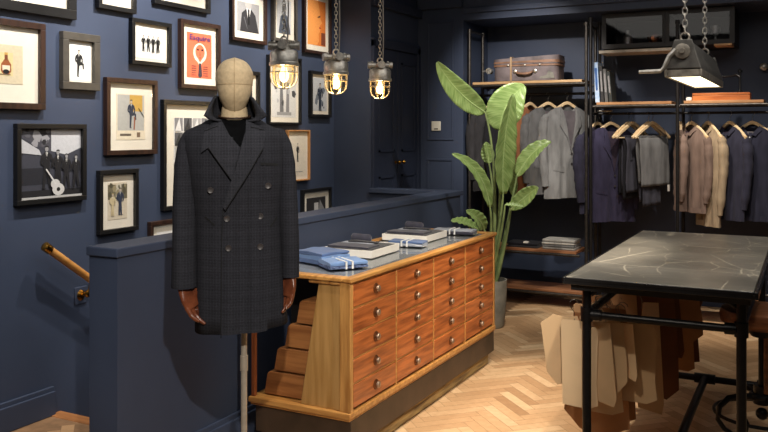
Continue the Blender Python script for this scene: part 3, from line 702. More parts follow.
# local axes of the trays: x across the cabinet (towards the aisle), y along it
RT = .02
t1, c1 = tray(361, 252.5, .32, .36, .042, RT, 'white box of dark folded cloth nearer the mannequin')
t2, c2 = tray(415, 238, .31, .35, .04, RT, 'white box of dark folded cloth farther along the cabinet')
def in_tray(c, seed, lab):
    z = ZC+.0045
    t = empty('folded_trousers', (c.x, c.y, z), RT, 'folded charcoal cloth lying in the '+lab, 'folded cloth', None)
    b_ = MB(); soft(b_, -.145, .145, -.163, .163, 0, .042, seed, .004); b_.build('lower_fold', darkc, t, local=True, smooth=50)
    b_ = MB(); soft(b_, -.142, .06, -.13, .13, .034, .045, seed+4, .003); b_.build('middle_fold', greyc, t, local=True, smooth=50)
    b_ = MB(); soft(b_, -.14, .12, -.145, .0, .038, .05, seed+8, .003); b_.build('upper_fold', darkn, t, local=True, smooth=50)
    t = empty('rolled_tie', (c.x-.05, c.y+.09, z+.045), RT+.1, 'dark rolled tie on top of the '+lab, 'tie')
    b_ = MB(); b_.tube([(-.06, 0, .021), (-.05, 0, .021), (.05, .008, .019), (.062, .01, .018)], [.012, .021, .019, .012], 18, ov=1.3); b_.build('roll', darkn, t, local=True)
    b_ = MB(); soft(b_, -.06, .12, -.05, -.01, .0, .01, seed); b_.build('tail', darkc, t, local=True)
in_tray(c1, 11, 'white box nearer the mannequin'); in_tray(c2, 23, 'white box farther along the cabinet')
folded('folded_shirt', 408, 245.5, .1, .12, .22, [(greyc, .02, 0), (blue2, .014, .004)], 'folded pale grey shirt between the two white boxes', 'shirt', band=1)
folded('folded_shirt', 455, 233.5, .1, .12, .28, [(darkn, .02, 0), (greyc, .014, .004)], 'folded grey shirt at the far end of the cabinet top', 'shirt', band=1)

# ============================================================ MARBLE TABLE
ZTB = .96
tx0, tx1, ty0, ty1 = -.965, -.175, 3.585, 5.53
tab = empty('cutting_table', ((tx0+tx1)/2, (ty0+ty1)/2, 0), 0, 'tall table with grey veined marble top on black pipe legs', 'table')
MB().box(tx0+.012, tx1-.018, ty0+.008, ty1-.012, ZTB-.012, ZTB).build('marble_top', marble('grey_veined_marble'), tab, bevel=.002)
MB().box(tx0, tx1, ty0, ty1, ZTB-.032, ZTB-.0125).box(tx0, tx0+.01, ty0, ty1, ZTB-.02, ZTB-.001).box(tx1-.016, tx1, ty0, ty1, ZTB-.02, ZTB-.001).box(tx0+.01, tx1-.016, ty0, ty0+.006, ZTB-.02, ZTB-.001).build('table_edge', mat('black_edge', (46, 45, 46), .22, .5, .1), tab, bevel=.006, seg=3)
MB().box(tx0+.03, tx1-.03, ty0+.03, ty1-.03, ZTB-.06, ZTB-.032).build('apron', mat('black_apron', (22, 21, 22), .5), tab, smooth=0)
lx0, lx1, ly0, ly1 = -.885, -.245, 3.70, 5.40; rp_ = .02
for x in (lx0, lx1):
    for y in (ly0, ly1):
        l = MB(); l.cyl((x, y, .0), (x, y, ZTB-.06), rp_, 16)
        l.cyl((x, y, .75), (x, y, .81), rp_+.008, 16).cyl((x, y, .05), (x, y, .11), rp_+.008, 16).cyl((x, y, 0), (x, y, .012), .036, 18)
        l.build('leg', black_metal, tab)
for y in (ly0, ly1):
    MB().cyl((lx0, y, .78), (lx1, y, .78), .017).cyl((lx0+.02, y, .78), (lx0+.065, y, .78), .024).cyl((lx1-.065, y, .78), (lx1-.02, y, .78), .024).build('crossbar', black_metal, tab)
for x in (lx0, lx1): MB().cyl((x, ly0, .78), (x, ly1, .78), .017).build('side_rail', black_metal, tab)
MB().cyl((lx0, ly1, .08), (lx1, ly1, .08), .02).build('foot_bar', black_metal, tab)
xm = (lx0+lx1)/2; MB().cyl((xm, ly0, .08), (xm, ly1, .08), .022).cyl((xm-.06, ly1, .08), (xm+.06, ly1, .08), .03).build('centre_bar', black_metal, tab)
MB().cyl((lx0, ly0, .08), (lx1, ly0, .08), .02).build('foot_bar', black_metal, tab)
for sx, x in ((1, lx0), (-1, lx1)):
    b_ = MB(); b_.tube([(x+sx*.02, ly0, .87), (x+sx*.06, ly0, .905)], .01, 8); b_.build('corner_brace', black_metal, tab)

# ============================================================ PAPER PATTERNS hanging from the left rail
kraft = [mat('manila_card', (206, 174, 134), .8, var=.06, scale=5), mat('pale_kraft', (222, 192, 152), .8, var=.05, scale=5), mat('brown_kraft', (164, 118, 78), .85, var=.08, scale=5), mat('shade_darkened_kraft', (112, 72, 46), .85, var=.1, scale=5)]
hook_m = mat('hook_steel', (120, 118, 114), .3, 1)
R = random.Random(21)
def pattern(y, cx, w, z1, z0, mi, shape, tilt, label, group):
    t = empty('paper_pattern', (cx, y, .795), tilt, label, 'paper pattern', group)
    hw = w/2; zt, zb = z1-.795, z0-.795; h = zt-zb
    if shape == 0: pl = [(-hw, zt-.01), (-hw+.01, zt), (hw-.03, zt), (hw, zt-.04), (hw*.9, zb+h*.3), (hw, zb+.02), (hw*.5, zb), (-hw*.9, zb+.01)]
    elif shape == 1: pl = [(-hw*.7, zt), (hw*.7, zt), (hw*.8, zt-h*.3), (hw*.95, zt-h*.5), (hw, zb+.06), (hw*.2, zb), (-hw*.5, zb+.02), (-hw, zb+.1), (-hw*.8, zt-h*.4)]
    elif shape == 2: pl = [(-hw*.5, zt), (hw*.6, zt), (hw, zb+h*.1), (hw*.85, zb), (-hw*.9, zb+.03), (-hw, zb+h*.14)]
    else: pl = [(-hw, zt-.04), (-hw*.4, zt), (hw*.2, zt-.015), (hw*.75, zt-.01), (hw, zt-h*.25), (hw*.6, zt-h*.45), (hw*.8, zb), (-hw*.2, zb-.02), (-hw*.7, zb+.04)]
    s_ = MB(); s_.prism(pl, -.0012, .0012); s_.build('sheet', kraft[mi], t, local=True, smooth=0)
    xh = lx0-cx                        # the hook goes up to the rail
    c_, s2 = cos(tilt), sin(tilt)
    hx = xh/c_ if abs(c_) > .2 else 0; hx = max(-hw*.6, min(hw*.6, hx))
    k = MB(); k.tube([(hx, -.004, zt-.03), (hx, .0, zt-.022), (hx, .004, zt-.016), (hx+.0, .004, zt+.01), (hx-.022, .0, -.02), (hx-.022, 0, -.005), (hx-.012, 0, .006), (hx+.004, 0, .009), (hx+.02, 0, -.002), (hx+.022, 0, -.012)], .0018, 6)
    k.build('hook', hook_m, t, local=True)
def bundle():
    r = random.Random(5)
    names = ['pale upright sheet, foremost of the hanging paper patterns', 'narrow pale strip just behind the foremost hanging pattern', 'crumpled manila pattern sticking out left of the front table leg',
             'notched manila pattern hanging fourth from the front', 'pointed pale strip to the right of the foremost hanging pattern', 'long slanting manila pattern in the middle of the front row']
    spec = [(3.765, -.935, .17, .732, .33, 1, 0, .06), (3.79, -.845, .15, .73, .35, 0, 2, -.08), (3.85, -1.04, .20, .735, .42, 0, 3, .5),
            (3.82, -.79, .12, .728, .40, 0, 1, .1), (3.86, -.74, .10, .72, .46, 1, 2, -.2), (3.88, -.86, .2, .74, .28, 0, 0, .12)]
    for nm, sp in zip(names, spec):
        y, cx_, w_, z1, z0, mi, sh, tl = sp; pattern(y, cx_, w_, z1, z0, mi, sh, tl, nm, 'paper patterns hung under the table')
    for i in range(30):
        y = 3.93+i*.045
        if i < 14:
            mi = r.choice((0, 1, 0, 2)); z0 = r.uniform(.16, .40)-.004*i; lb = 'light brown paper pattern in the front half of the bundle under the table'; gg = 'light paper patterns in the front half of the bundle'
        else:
            mi = r.choice((2, 3, 3)); z0 = r.uniform(.14, .4); lb = 'shade-darkened brown paper pattern in the rear half of the bundle under the table'; gg = 'shade-darkened paper patterns in the rear half of the bundle'  # rear sheets: brown paper with the shadow put into a darker colour
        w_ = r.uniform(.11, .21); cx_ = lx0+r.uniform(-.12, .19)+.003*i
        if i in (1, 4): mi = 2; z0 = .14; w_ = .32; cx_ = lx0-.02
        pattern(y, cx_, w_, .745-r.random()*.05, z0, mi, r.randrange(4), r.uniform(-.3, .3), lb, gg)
bundle()

# ============================================================ STOOL with iron base
sx, sy = -.2, 4.42
t = empty('iron_stool', (sx, sy, 0), 0, 'old stool with wooden seat and curved iron legs beside the right table leg', 'stool')
wd = wood('stool_seat_wood', (132, 80, 46), (84, 48, 28), 0, .4)
MB().lathe([(.03, .655), (.17, .655), (.19, .67), (.195, .70), (.185, .73), (.16, .74), (.03, .735)], (sx, sy, 0), 32).build('seat', wd, t)
irn = mat('cast_iron', (34, 34, 36), .35, .6, .2, 30)
MB().cyl((sx, sy, .30), (sx, sy, .655), .017).cyl((sx, sy, .60), (sx, sy, .655), .05, r2=.09).cyl((sx, sy, .27), (sx, sy, .36), .04).build('post', irn, t)
MB().cyl((sx+.02, sy-.035, .33), (sx+.02, sy-.035, .64), .012).build('wooden_sleeve', wd, t)
k = MB(); k.tube([(sx+.05*cos(2*pi*i/20), sy+.05*sin(2*pi*i/20), .31) for i in range(20)], .012, 8, closed=True); k.ball((sx, sy, .22), .03, 12); k.build('hub', irn, t)
for q in range(4):
    a = q*pi/2+.55; c_, s_ = cos(a), sin(a)
    pts = [(.03, .30), (.10, .31), (.17, .30), (.215, .26), (.225, .2), (.19, .15), (.14, .12), (.16, .07), (.23, .035), (.28, .014)]
    MB().tube([(sx+c_*r, sy+s_*r, z) for r, z in pts], [.015, .016, .015, .013, .012, .012, .012, .012, .013, .014], 8).build('leg', irn, t)
k = MB(); k.tube([(sx+.22*cos(2*pi*i/36), sy+.22*sin(2*pi*i/36), .22) for i in range(36)], .009, 8, closed=True); k.build('foot_ring', irn, t)
for q in range(4):
    pass
# ============================================================ MANNEQUIN WITH COAT
DM = 3.3
mp = atD(240, 200, DM); MX, MY = mp.x, mp.y
mrot = YAW+atan2(-(240-384)/FP, 1)+radians(6)*0
mrot = atan2(-MX, MY)           # local -y faces the camera
def L(px, py): return ((px-240)*DM/FP/cos(0), EYE+(HOR-py)*DM/FP)     # pixel -> local x, z
man = empty('mannequin', (MX, MY, 0), mrot, 'headed mannequin torso with cloth head and brown wooden hands on a metal stand', 'mannequin')
linen = mat('linen_head_cloth', (204, 182, 146), .9, var=.08, scale=60, bump=.35)
hx, _ = L(234.5, 90)
def headf(u, v):
    a = 2*pi*u; t = v
    z = 1.668+.232*t
    prof = [(0, .036), (.05, .052), (.12, .069), (.25, .090), (.42, .107), (.6, .118), (.74, .117), (.86, .096), (.94, .068), (.98, .036), (1, .004)]
    for (t0, r0), (t1, r1) in zip(prof, prof[1:]):
        if t0 <= t <= t1: r = r0+(r1-r0)*(t-t0)/(t1-t0); break
    y = sin(a)*r*.86+.012; x = cos(a)*r*.64
    if sin(a) < 0: y += -.012*math.exp(-((t-.32)/.2)**2)
    return (hx+x, y, z)
k = MB(); k.grid(headf, 32, 30, cu=True); k.build('head', linen, man, local=True, smooth=180, sub=1)
k = MB()
def seam(a, t): p = headf(a, t); return Vector(p)*1.0
k.tube([Vector(headf(.75, .02+.96*i/30))+Vector((0, -.0005, 0)) for i in range(31)], .0013, 5)
k.tube([Vector(headf(.5+.5*i/24, .52))+Vector((0, -.0005, 0)) for i in range(25)], .0012, 5)
k.build('seam', mat('seam_thread', (176, 152, 116), .9), man, local=True)
k = MB(); k.lathe([(.062, 1.56), (.056, 1.6), (.055, 1.66), (.05, 1.70), (.03, 1.71)], (hx, .015, 0), 28); k.build('neck', linen, man, local=True)
k = MB(); k.tube([(hx+.062*cos(2*pi*i/28), .012+.066*sin(2*pi*i/28), 1.664-.010*(-sin(2*pi*i/28))) for i in range(28)], .0035, 8, closed=True); k.build('chin_shadow_ring', mat('chin_shadow_brown', (60, 38, 26), .6), man, local=True)  # thin brown ring drawn as the shadow under the chin
stand_m = mat('brushed_steel_pole', (208, 198, 182), .4, .5, .06, 30)
px_, _ = L(244, 380)
k = MB(); k.cyl((px_, .0, .02), (px_, .0, 1.3), .0125, 18).cyl((px_, 0, .64), (px_, 0, .70), .016, 18)
k.build('pole', stand_m, man, local=True)
MB().lathe([(.15, 0), (.15, .008), (.1, .016), (.03, .022), (.02, .05), (.013, .052)], (px_, 0, 0), 32).build('base_plate', stand_m, man, local=True)
MB().lathe([(.001, .86), (.09, .87), (.1, .9), (.1, 1.1), (.09, 1.2), (.1, 1.35), (.08, 1.45), (.03, 1.5)], (L(240, 0)[0], .02, 0), 28).build('torso_form', linen, man, local=True)

# coat -------------------------------------------------------
tweed = cloth_check('charcoal_check_tweed', (26, 27, 32), (54, 55, 62), (104, 105, 114))
tweed_e = mat('charcoal_felt_edge', (22, 23, 26), .95); lining = mat('black_lining', (14, 14, 17), .6); knit = mat('black_knit', (9, 10, 12), .95, bump=.2, scale=80, spec=.1)
lapel_m = cloth_check('charcoal_tweed_lapel', (31, 32, 37), (60, 61, 68), (110, 111, 119))
coat = empty('overcoat', (MX, MY, 0), mrot, 'charcoal checked double-breasted overcoat with raised collar on the mannequin', 'coat')
ZS = EYE
rows = [  # py, left px, right px, half depth
    (118, 213, 256, .066), (124, 203, 266, .082), (130, 190, 277, .098), (137, 184.5, 282.5, .11), (150, 185, 283.5, .128), (165, 188, 284, .136), (185, 191, 283, .136), (205, 194, 281, .128),
    (220, 195.5, 280.5, .122), (240, 196, 281.5, .124), (265, 196, 283, .130), (295, 196, 285, .136), (328, 196.5, 287, .140)]
def interp(py):
    if py <= rows[0][0]: return rows[0][1:]
    for a, b_ in zip(rows, rows[1:]):
        if a[0] <= py <= b_[0]:
            t = (py-a[0])/(b_[0]-a[0]); t2 = t*t*(3-2*t)*.4+t*.6
            return tuple(a[i]+(b_[i]-a[i])*t2 for i in (1, 2, 3))
    return rows[-1][1:]
def coat_sec(py, a, inset=0):
    l, r, dp = interp(py); x0, _ = L(l, 0); x1, _ = L(r, 0); cx_ = (x0+x1)/2; hw = (x1-x0)/2-inset; dp = dp-inset
    c, s_ = cos(a), sin(a); e = .82
    x = cx_+hw*(abs(c)**e)*(1 if c >= 0 else -1); y = .02+dp*(abs(s_)**.9)*(1 if s_ >= 0 else -1)
    z = ZS+(HOR-py)*DM/FP
    # gentle drape in the skirt
    k_ = max(0, (py-225)/105)
    y += .006*k_*sin(5*x/.09+1)*(1 if s_ < 0 else -1)
    y += .003*noise.noise(Vector((x*8, 3, z*7)))
    return Vector((x, y, z))
def surf_y(x, z):
    py = HOR-(z-ZS)*FP/DM
    l, r, dp = interp(py); x0, _ = L(l, 0); x1, _ = L(r, 0); cx_ = (x0+x1)/2; hw = (x1-x0)/2
    u = min(.999, abs((x-cx_)/hw)); c = u**(1/.82); s_ = sqrt(max(0, 1-c*c))
    k_ = max(0, (py-225)/105)
    return .02-dp*s_**.9+.006*k_*sin(5*x/.09+1)+.003*noise.noise(Vector((x*8, 3, z*7)))
pys = [118, 120, 122, 124, 127, 130, 133, 137, 141, 146, 150, 157, 165, 175, 185, 195, 205, 212, 220, 230, 240, 252, 265, 280, 295, 312, 328]
nA = 64
k = MB()
vs = [coat_sec(p, 2*pi*j/nA) for p in pys for j in range(nA)]
# hem rises slightly to the right
n_r = len(pys)
for j in range(nA):
    v = vs[(n_r-1)*nA+j]; v.z += (v.x)*.07+.008
def in_v(i, j):
    c = (coat_sec(pys[i], 2*pi*j/nA)+coat_sec(pys[i+1], 2*pi*(j+1)/nA))/2
    if c.y > 0.0: return False
    px = 240+c.x*FP/DM; py = HOR-(c.z-ZS)*FP/DM
    return py < 149 and 216+max(0, py-119)*.72 < px < 252-max(0, py-119)*.25
fs = [(i*nA+j, (i+1)*nA+j, (i+1)*nA+(j+1) % nA, i*nA+(j+1) % nA) for i in range(n_r-1) for j in range(nA) if not in_v(i, j)]
k.add(vs, fs)
k.build('coat_body', [tweed, lining], coat, local=True, smooth=180, solid=.006)
def patch(name, poly_px, off, mat_, th=.004, parent=coat, cuts=4, smooth=50, zoff=None):
    bm = bmesh.new(); P = [L(*p) for p in poly_px]
    n = len(P); A = sum(P[i][0]*P[(i+1) % n][1]-P[(i+1) % n][0]*P[i][1] for i in range(n))
    if A < 0: P = P[::-1]
    vs = [bm.verts.new((x, 0, z)) for x, z in P]; f = bm.faces.new(vs)
    bmesh.ops.triangulate(bm, faces=[f]); bmesh.ops.subdivide_edges(bm, edges=bm.edges[:], cuts=cuts, use_grid_fill=True)
    for v in bm.verts:
        o_ = off if not callable(off) else off(v.co.x, v.co.z)
        v.co.y = surf_y(v.co.x, v.co.z)-o_-th
    r = bmesh.ops.extrude_face_region(bm, geom=bm.faces[:])
    for v in [g for g in r['geom'] if isinstance(g, bmesh.types.BMVert)]: v.co.y += th
    bmesh.ops.recalc_face_normals(bm, faces=bm.faces)
    me = bpy.data.meshes.new(name); bm.to_mesh(me); bm.free()
    me.materials.append(mat_); me.polygons.foreach_set('use_smooth', [True]*len(me.polygons)); me.set_sharp_from_angle(angle=radians(smooth))
    o = bpy.data.objects.new(name, me); COL.objects.link(o); o.parent = parent; return o
# dark knitted top seen in the neck opening
k = MB(); pt_ = [117, 119, 122, 126, 130, 137, 146, 157, 170]
k.grid(lambda u, v: coat_sec(118+v*60, 2*pi*u, .016), 48, 16, cu=True)
xk = L(234.5, 0)[0]
k.grid(lambda u, v: Vector((xk+(.064+.012*(1-v))*cos(2*pi*u), .015+(.066+.006*(1-v))*sin(2*pi*u), 1.585+.062*v)), 40, 6, cu=True)
k.build('dark_top', knit, man, local=True, smooth=180)
# overlap edge
patch('front_panel', [(241, 147), (262, 150), (266, 180), (266, 325.3), (222, 327.3), (222, 240), (223, 212), (229, 186)], .003, tweed, .004, cuts=6)
patch('lapel', [(214, 122), (222, 120), (230, 135), (241, 148), (237, 160), (232, 178), (210, 147), (203, 152), (206, 131)], .014, lapel_m, .006)
patch('lapel', [(246, 120), (254, 124), (262, 129), (265, 133), (262, 148), (245, 177), (226, 207), (224, 204), (233, 175), (240, 148), (245, 132)], .018, lapel_m, .006)
for (a, b_) in (((214, 127), (206, 131)), ((252, 128), (264, 129))): pass
def edge_line(name, pts, off=.016, r=.0018, m_=None):
    k = MB(); P = []
    for i in range(len(pts)-1):
        for q in range(6):
            t = q/6; x, z = L(pts[i][0]+(pts[i+1][0]-pts[i][0])*t, pts[i][1]+(pts[i+1][1]-pts[i][1])*t); P.append((x, surf_y(x, z)-off, z))
    x, z = L(*pts[-1]); P.append((x, surf_y(x, z)-off, z)); k.tube(P, r, 6); return k.build(name, m_ or tweed_e, coat, local=True)
edge_line('lapel_edge', [(262, 148), (245, 177), (226, 207)], .0235, .0022)
edge_line('lapel_edge', [(210, 147), (232, 178)], .0195, .002)
edge_line('lapel_notch', [(250, 127), (263, 130)], .025); edge_line('lapel_notch', [(219, 126), (206, 131)], .021)
edge_line('front_edge', [(224, 207), (222.5, 240), (222, 330)], .007, .002)
edge_line('dart_seam', [(248, 190), (249, 240), (250, 326)], .0075, .0008)
# raised collar: two wings and a band behind the neck
def wing(pts3):
    k = MB(); k.add(pts3, [tuple(range(len(pts3)))]); return k.build('collar', lapel_m, coat, local=True, solid=.008, smooth=0, bevel=.002)
def W3(px, py, y): x, z = L(px, py); return (x, y, z)
def collar_grid(ctrl):
    # ctrl: rows of points bottom->top, each row front->back
    k = MB(); nr_, nc = len(ctrl), len(ctrl[0])
    def f(u, v):
        a, b_ = v*(nr_-1), u*(nc-1); i, j = min(int(a), nr_-2), min(int(b_), nc-2); s_, t_ = a-i, b_-j
        p = lambda i, j: Vector(ctrl[i][j])
        return (p(i, j)*(1-t_)+p(i, j+1)*t_)*(1-s_)+(p(i+1, j)*(1-t_)+p(i+1, j+1)*t_)*s_
    k.grid(f, (nc-1)*4, (nr_-1)*4); return k
bk = .085
Lf = [[W3(222, 121, -.07), W3(214, 124, -.03), W3(210, 121, .03), W3(222, 117, .09), W3(234, 115, .105)],
      [W3(212, 120, -.09), W3(212, 111, -.04), W3(213, 108, .03), W3(222, 104, .085), W3(234, 102, .10)],
      [W3(206, 116, -.10), W3(214.5, 99, -.045), W3(216, 96, .02), W3(223, 95, .08), W3(234, 95, .095)]]
Rt = [[W3(247, 121, -.07), W3(256, 125, -.03), W3(258, 121, .03), W3(247, 117, .09), W3(234, 115, .105)],
      [W3(258, 121, -.09), W3(256, 112, -.04), W3(253, 108, .03), W3(246, 104, .085), W3(234, 102, .10)],
      [W3(266, 116, -.10), W3(252, 98, -.045), W3(249, 96, .02), W3(244, 95, .08), W3(234, 95, .095)]]
for g in (Lf, Rt): collar_grid(g).build('collar', lapel_m, coat, local=True, solid=.008, smooth=60)
# sleeves
def sleeve(cl, ws, label=None):
    P = []; rs = []
    for (px, py, y), w_ in zip(cl, ws):
        x, z = L(px, py); P.append(Vector((x, y, z))); rs.append(w_/2*DM/FP)
    # densify
    PP = []; RR = []
    for i in range(len(P)-1):
        for q in range(5):
            t = q/5; PP.append(P[i].lerp(P[i+1], t)+Vector((0, .003*noise.noise(P[i].lerp(P[i+1], t)*9), 0))); RR.append(rs[i]+(rs[i+1]-rs[i])*t+.0015*noise.noise(P[i].lerp(P[i+1], t)*30))
    PP.append(P[-1]); RR.append(rs[-1])
    k = MB(); k.tube(PP, RR, 24, ov=1.25, up=(1, 0, 0)); return k
sl = sleeve([(195, 131, .03), (191.5, 136, .02), (189, 146, .018), (187.5, 165, .012), (186.5, 200, .0), (186.3, 240, -.025), (186.3, 262, -.035), (186.3, 283, -.04)], [6, 15, 20, 23, 23.5, 23, 23.5, 24.5])
sl.build('sleeve', tweed, coat, local=True, smooth=60)
sl = sleeve([(274, 130.5, .03), (279, 135, .02), (282.5, 146, .018), (285, 165, .014), (287, 200, .005), (289, 235, -.015), (289.5, 258, -.022), (289.5, 277.5, -.028)], [6, 14, 18, 20, 20, 18.5, 18, 17.5])
sl.build('sleeve', tweed, coat, local=True, smooth=60)
# buttons, pockets
btn = mat('dark_horn_button', (62, 58, 58), .45)
for (bx, by) in ((212, 188), (267, 184.5), (227.5, 215.5), (259.5, 214), (259.5, 243.5), (229, 244)):
    x, z = L(bx, by); y = surf_y(x, z)-.0075
    k = MB(); k.lathe([(.0115, 0), (.0125, -.002), (.0115, -.0042), (.009, -.003), (.001, -.0028)], (x, y, z), 18, axis='y')
    k.build('button', btn, coat, local=True)
patch('chest_pocket', [(260, 161.5), (277, 163), (277.2, 165.4), (260, 164.2)], .004, tweed_e, .003, cuts=2)
patch('pocket_welt', [(205.5, 214.5), (207, 213.5), (216.5, 221.5), (215.5, 223)], .003, tweed_e, .003, cuts=2)
patch('pocket_welt', [(276, 215.5), (278, 216), (270, 226), (268.5, 225)], .003, tweed_e, .003, cuts=2)

# wooden hands ------------------------------------------------
hw_m = mat('polished_brown_wood', (126, 70, 44), .26, var=.25, scale=14, coat=.5, c2=(74, 36, 22))
def hand(wx, wy, wz, side, rx, ry, name='hand', sc=1.0):
    """side=+1: thumb towards +x.  hand hangs down (-z), palm facing -y side inwards"""
    k = MB()
    M = Matrix.Translation((wx, wy, wz)) @ Matrix.Rotation(ry, 4, 'Y') @ Matrix.Rotation(rx, 4, 'X') @ Matrix.Rotation(radians(55)*side, 4, 'Z') @ Matrix.Scale(sc, 4)
    k.T = M
    def chain_(pts, rs, n=12):
        pts = [Vector(p) for p in pts]; P = []; Rr = []
        for i in range(len(pts)-1):
            for q in range(4): P.append(pts[i].lerp(pts[i+1], q/4)); Rr.append(rs[i]+(rs[i+1]-rs[i])*q/4)
        P.append(pts[-1]); Rr.append(rs[-1]); k.tube(P, Rr, n); k.ball(pts[-1], rs[-1]*1.0, 12)
        for p_, r_ in zip(pts[1:-1], rs[1:-1]): k.ball(p_, r_*1.06, 12)
    # wrist + palm (wide in x, thin in y)
    def palm(u, v):
        a = 2*pi*u; t = v
        w_ = .023+.020*min(1, max(0, (t-.15)/.5))-.004*max(0, t-.75)/.25; d_ = .020-.004*t
        cx_ = .004*side*t
        return (cx_+w_*cos(a), d_*sin(a), .03-.115*t)
    k.grid(palm, 20, 12, cu=True); k.add([palm(i/20, 0) for i in range(20)], [tuple(range(20))]); k.add([palm(i/20, 1) for i in range(20)], [tuple(range(19, -1, -1))])
    k.ball((.018*side, -.006, -.045), .017, 12, sc=(1, .8, 1.4))
    # fingers: index nearest the thumb
    for i, (fx, ln, curl) in enumerate(((.031, .072, .10), (.011, .080, .18), (-.010, .074, .26), (-.029, .058, .36))):
        x = fx*side; z = -.078; y = -.0
        segs = [ln*.46, ln*.30, ln*.24]; a = curl*.5; p = Vector((x, y, z)); P = [Vector((x*.85, 0, z+.022)), p.copy()]
        for s_ in segs:
            p = p+Vector((x*.10*s_/ln, -sin(a)*s_, -cos(a)*s_)); P.append(p.copy()); a += curl
        chain_(P, [.0085, .0092, .0084, .0076, .0062])
    P = [Vector((.014*side, -.006, -.02)), Vector((.034*side, -.014, -.045)), Vector((.045*side, -.022, -.074)), Vector((.044*side, -.028, -.098))]
    chain_(P, [.013, .0115, .0098, .0078])
    return k.build(name, hw_m, man, local=True, smooth=180, remesh=.0028)
x, z = L(186.5, 284); hand(x-.004, -.055, z+.014, 1, radians(-2), radians(-24), sc=1.15)
x, z = L(290, 278); hand(x, -.035, z+.012, -1, radians(-6), radians(9), sc=1.0)

# ============================================================ POTTED PLANT
pc = atD(490, 300, 6.75); PX, PY = pc.x, pc.y
plant = empty('potted_plant', (PX, PY, 0), 0, 'large-leaved bird of paradise plant in a grey concrete pot behind the cabinet', 'plant')
k = MB(); zr_ = .39; k.lathe([(.10, 0), (.115, .02), (.132, .2), (.14, zr_), (.128, zr_), (.124, zr_-.04), (.001, zr_-.045)], (PX, PY, 0), 36)
k.build('pot', mat('grey_concrete', (142, 138, 126), .8, var=.2, scale=9, bump=.3), plant)
MB().lathe([(.123, zr_-.048), (.12, zr_-.03), (.06, zr_-.022), (.001, zr_-.02)], (PX, PY, 0), 24).build('soil', mat('soil', (48, 36, 28), .95, bump=.6, scale=60), plant)
def leaf_mat():
    m, N, L_, b = base('banana_leaf')
    at = N.new('ShaderNodeTexCoord'); sp = N.new('ShaderNodeSeparateXYZ'); L_.new(at.outputs['UV'], sp.inputs[0])
    w_ = N.new('ShaderNodeTexNoise'); w_.inputs['Scale'].default_value = 1; w_.inputs['Detail'].default_value = 3
    mp_ = N.new('ShaderNodeMapping'); mp_.inputs['Scale'].default_value = (2.0, 46, 1); L_.new(at.outputs['UV'], mp_.inputs[0]); L_.new(mp_.outputs[0], w_.inputs['Vector'])
    rp = N.new('ShaderNodeValToRGB'); L_.new(w_.outputs['Fac'], rp.inputs[0])
    rp.color_ramp.elements[0].position = .3; rp.color_ramp.elements[0].color = lin((104, 134, 70)); rp.color_ramp.elements[1].position = .7; rp.color_ramp.elements[1].color = lin((168, 192, 124))
    L_.new(rp.outputs[0], b.inputs['Base Color']); b.inputs['Roughness'].default_value = .3
    tr = N.new('ShaderNodeBsdfTranslucent'); tr.inputs[0].default_value = lin((160, 190, 90)); mx = N.new('ShaderNodeMixShader'); mx.inputs[0].default_value = .2
    out = [n for n in N if n.type == 'OUTPUT_MATERIAL'][0]; L_.new(b.outputs[0], mx.inputs[1]); L_.new(tr.outputs[0], mx.inputs[2]); L_.new(mx.outputs[0], out.inputs[0])
    bp = N.new('ShaderNodeBump'); bp.inputs['Strength'].default_value = .35; bp.inputs['Distance'].default_value = .004; L_.new(w_.outputs['Fac'], bp.inputs['Height']); L_.new(bp.outputs[0], b.inputs['Normal'])
    return m
LM = leaf_mat(); stem_m = mat('leaf_stalk', (140, 160, 104), .5, var=.2, scale=10); rib_m = mat('leaf_rib', (168, 192, 128), .5)
cd = Vector((-ray(490, 150).x, -ray(490, 150).y, 0)).normalized()    # towards the camera
def bez(a, b_, c, t): return a*(1-t)**2+b_*2*t*(1-t)+c*t*t
def leaf(bpx, tpx, w_px, d0, d1, bulge=(0, 0), face=None, fold=.35, stem=None, sroot=(0, 0), sag=0):
    B = atD(bpx[0], bpx[1], d0); T_ = atD(tpx[0], tpx[1], d1); Wd = w_px*((d0+d1)/2)/FP/2
    M_ = (B+T_)/2+Vector((CS, SN, 0))*bulge[0]*d0/FP+Vector((0, 0, 1))*bulge[1]*d0/FP
    fd = (face or cd).normalized()
    mb = MB(); n, m_ = 26, 10; uvs = []
    def pt(s_, v):
        t = v; p = bez(B, M_, T_, t); tg = (bez(B, M_, T_, min(1, t+.02))-bez(B, M_, T_, max(0, t-.02))).normalized()
        side = tg.cross(fd).normalized(); nn = side.cross(tg).normalized()
        w_ = Wd*(max(0, sin(pi*min(1, t*.97+.015)**.82)))**.62*(1-.1*t)
        e = s_*2-1
        return p+side*(e*w_)+nn*((abs(e)**1.3)*w_*fold)+nn*(.006*sin(t*40+e*2)*abs(e)**2)
    mb.grid(pt, m_, n)
    o = mb.build('leaf', LM, plant, smooth=180, solid=.0016)
    uv = o.data.uv_layers.new(name='UVMap'); w1 = m_+1
    for l in o.data.loops:
        i = l.vertex_index; cu, cv = (i % w1)/m_, (i//w1)/n
        uv.data[l.index].uv = (cu, cv+abs(cu-.5)*.25)
    rb = MB(); rb.tube([bez(B, M_, T_, t/20)+fd*(.001) for t in range(21)], [.006-.005*t/20 for t in range(21)], 6); rb.build('midrib', rib_m, o)
    Rr = Vector((PX+sroot[0], PY+sroot[1], zr_-.03)); 
    st = stem or ((B+Rr)/2+Vector((0, 0, .08)))
    if not isinstance(st, Vector): st = atD(st[0], st[1], d0)
    sm = MB(); sm.tube([bez(Rr, st, B, t/14) for t in range(15)], [.016-.009*t/14 for t in range(15)], 8); sm.build('stalk', stem_m, plant)
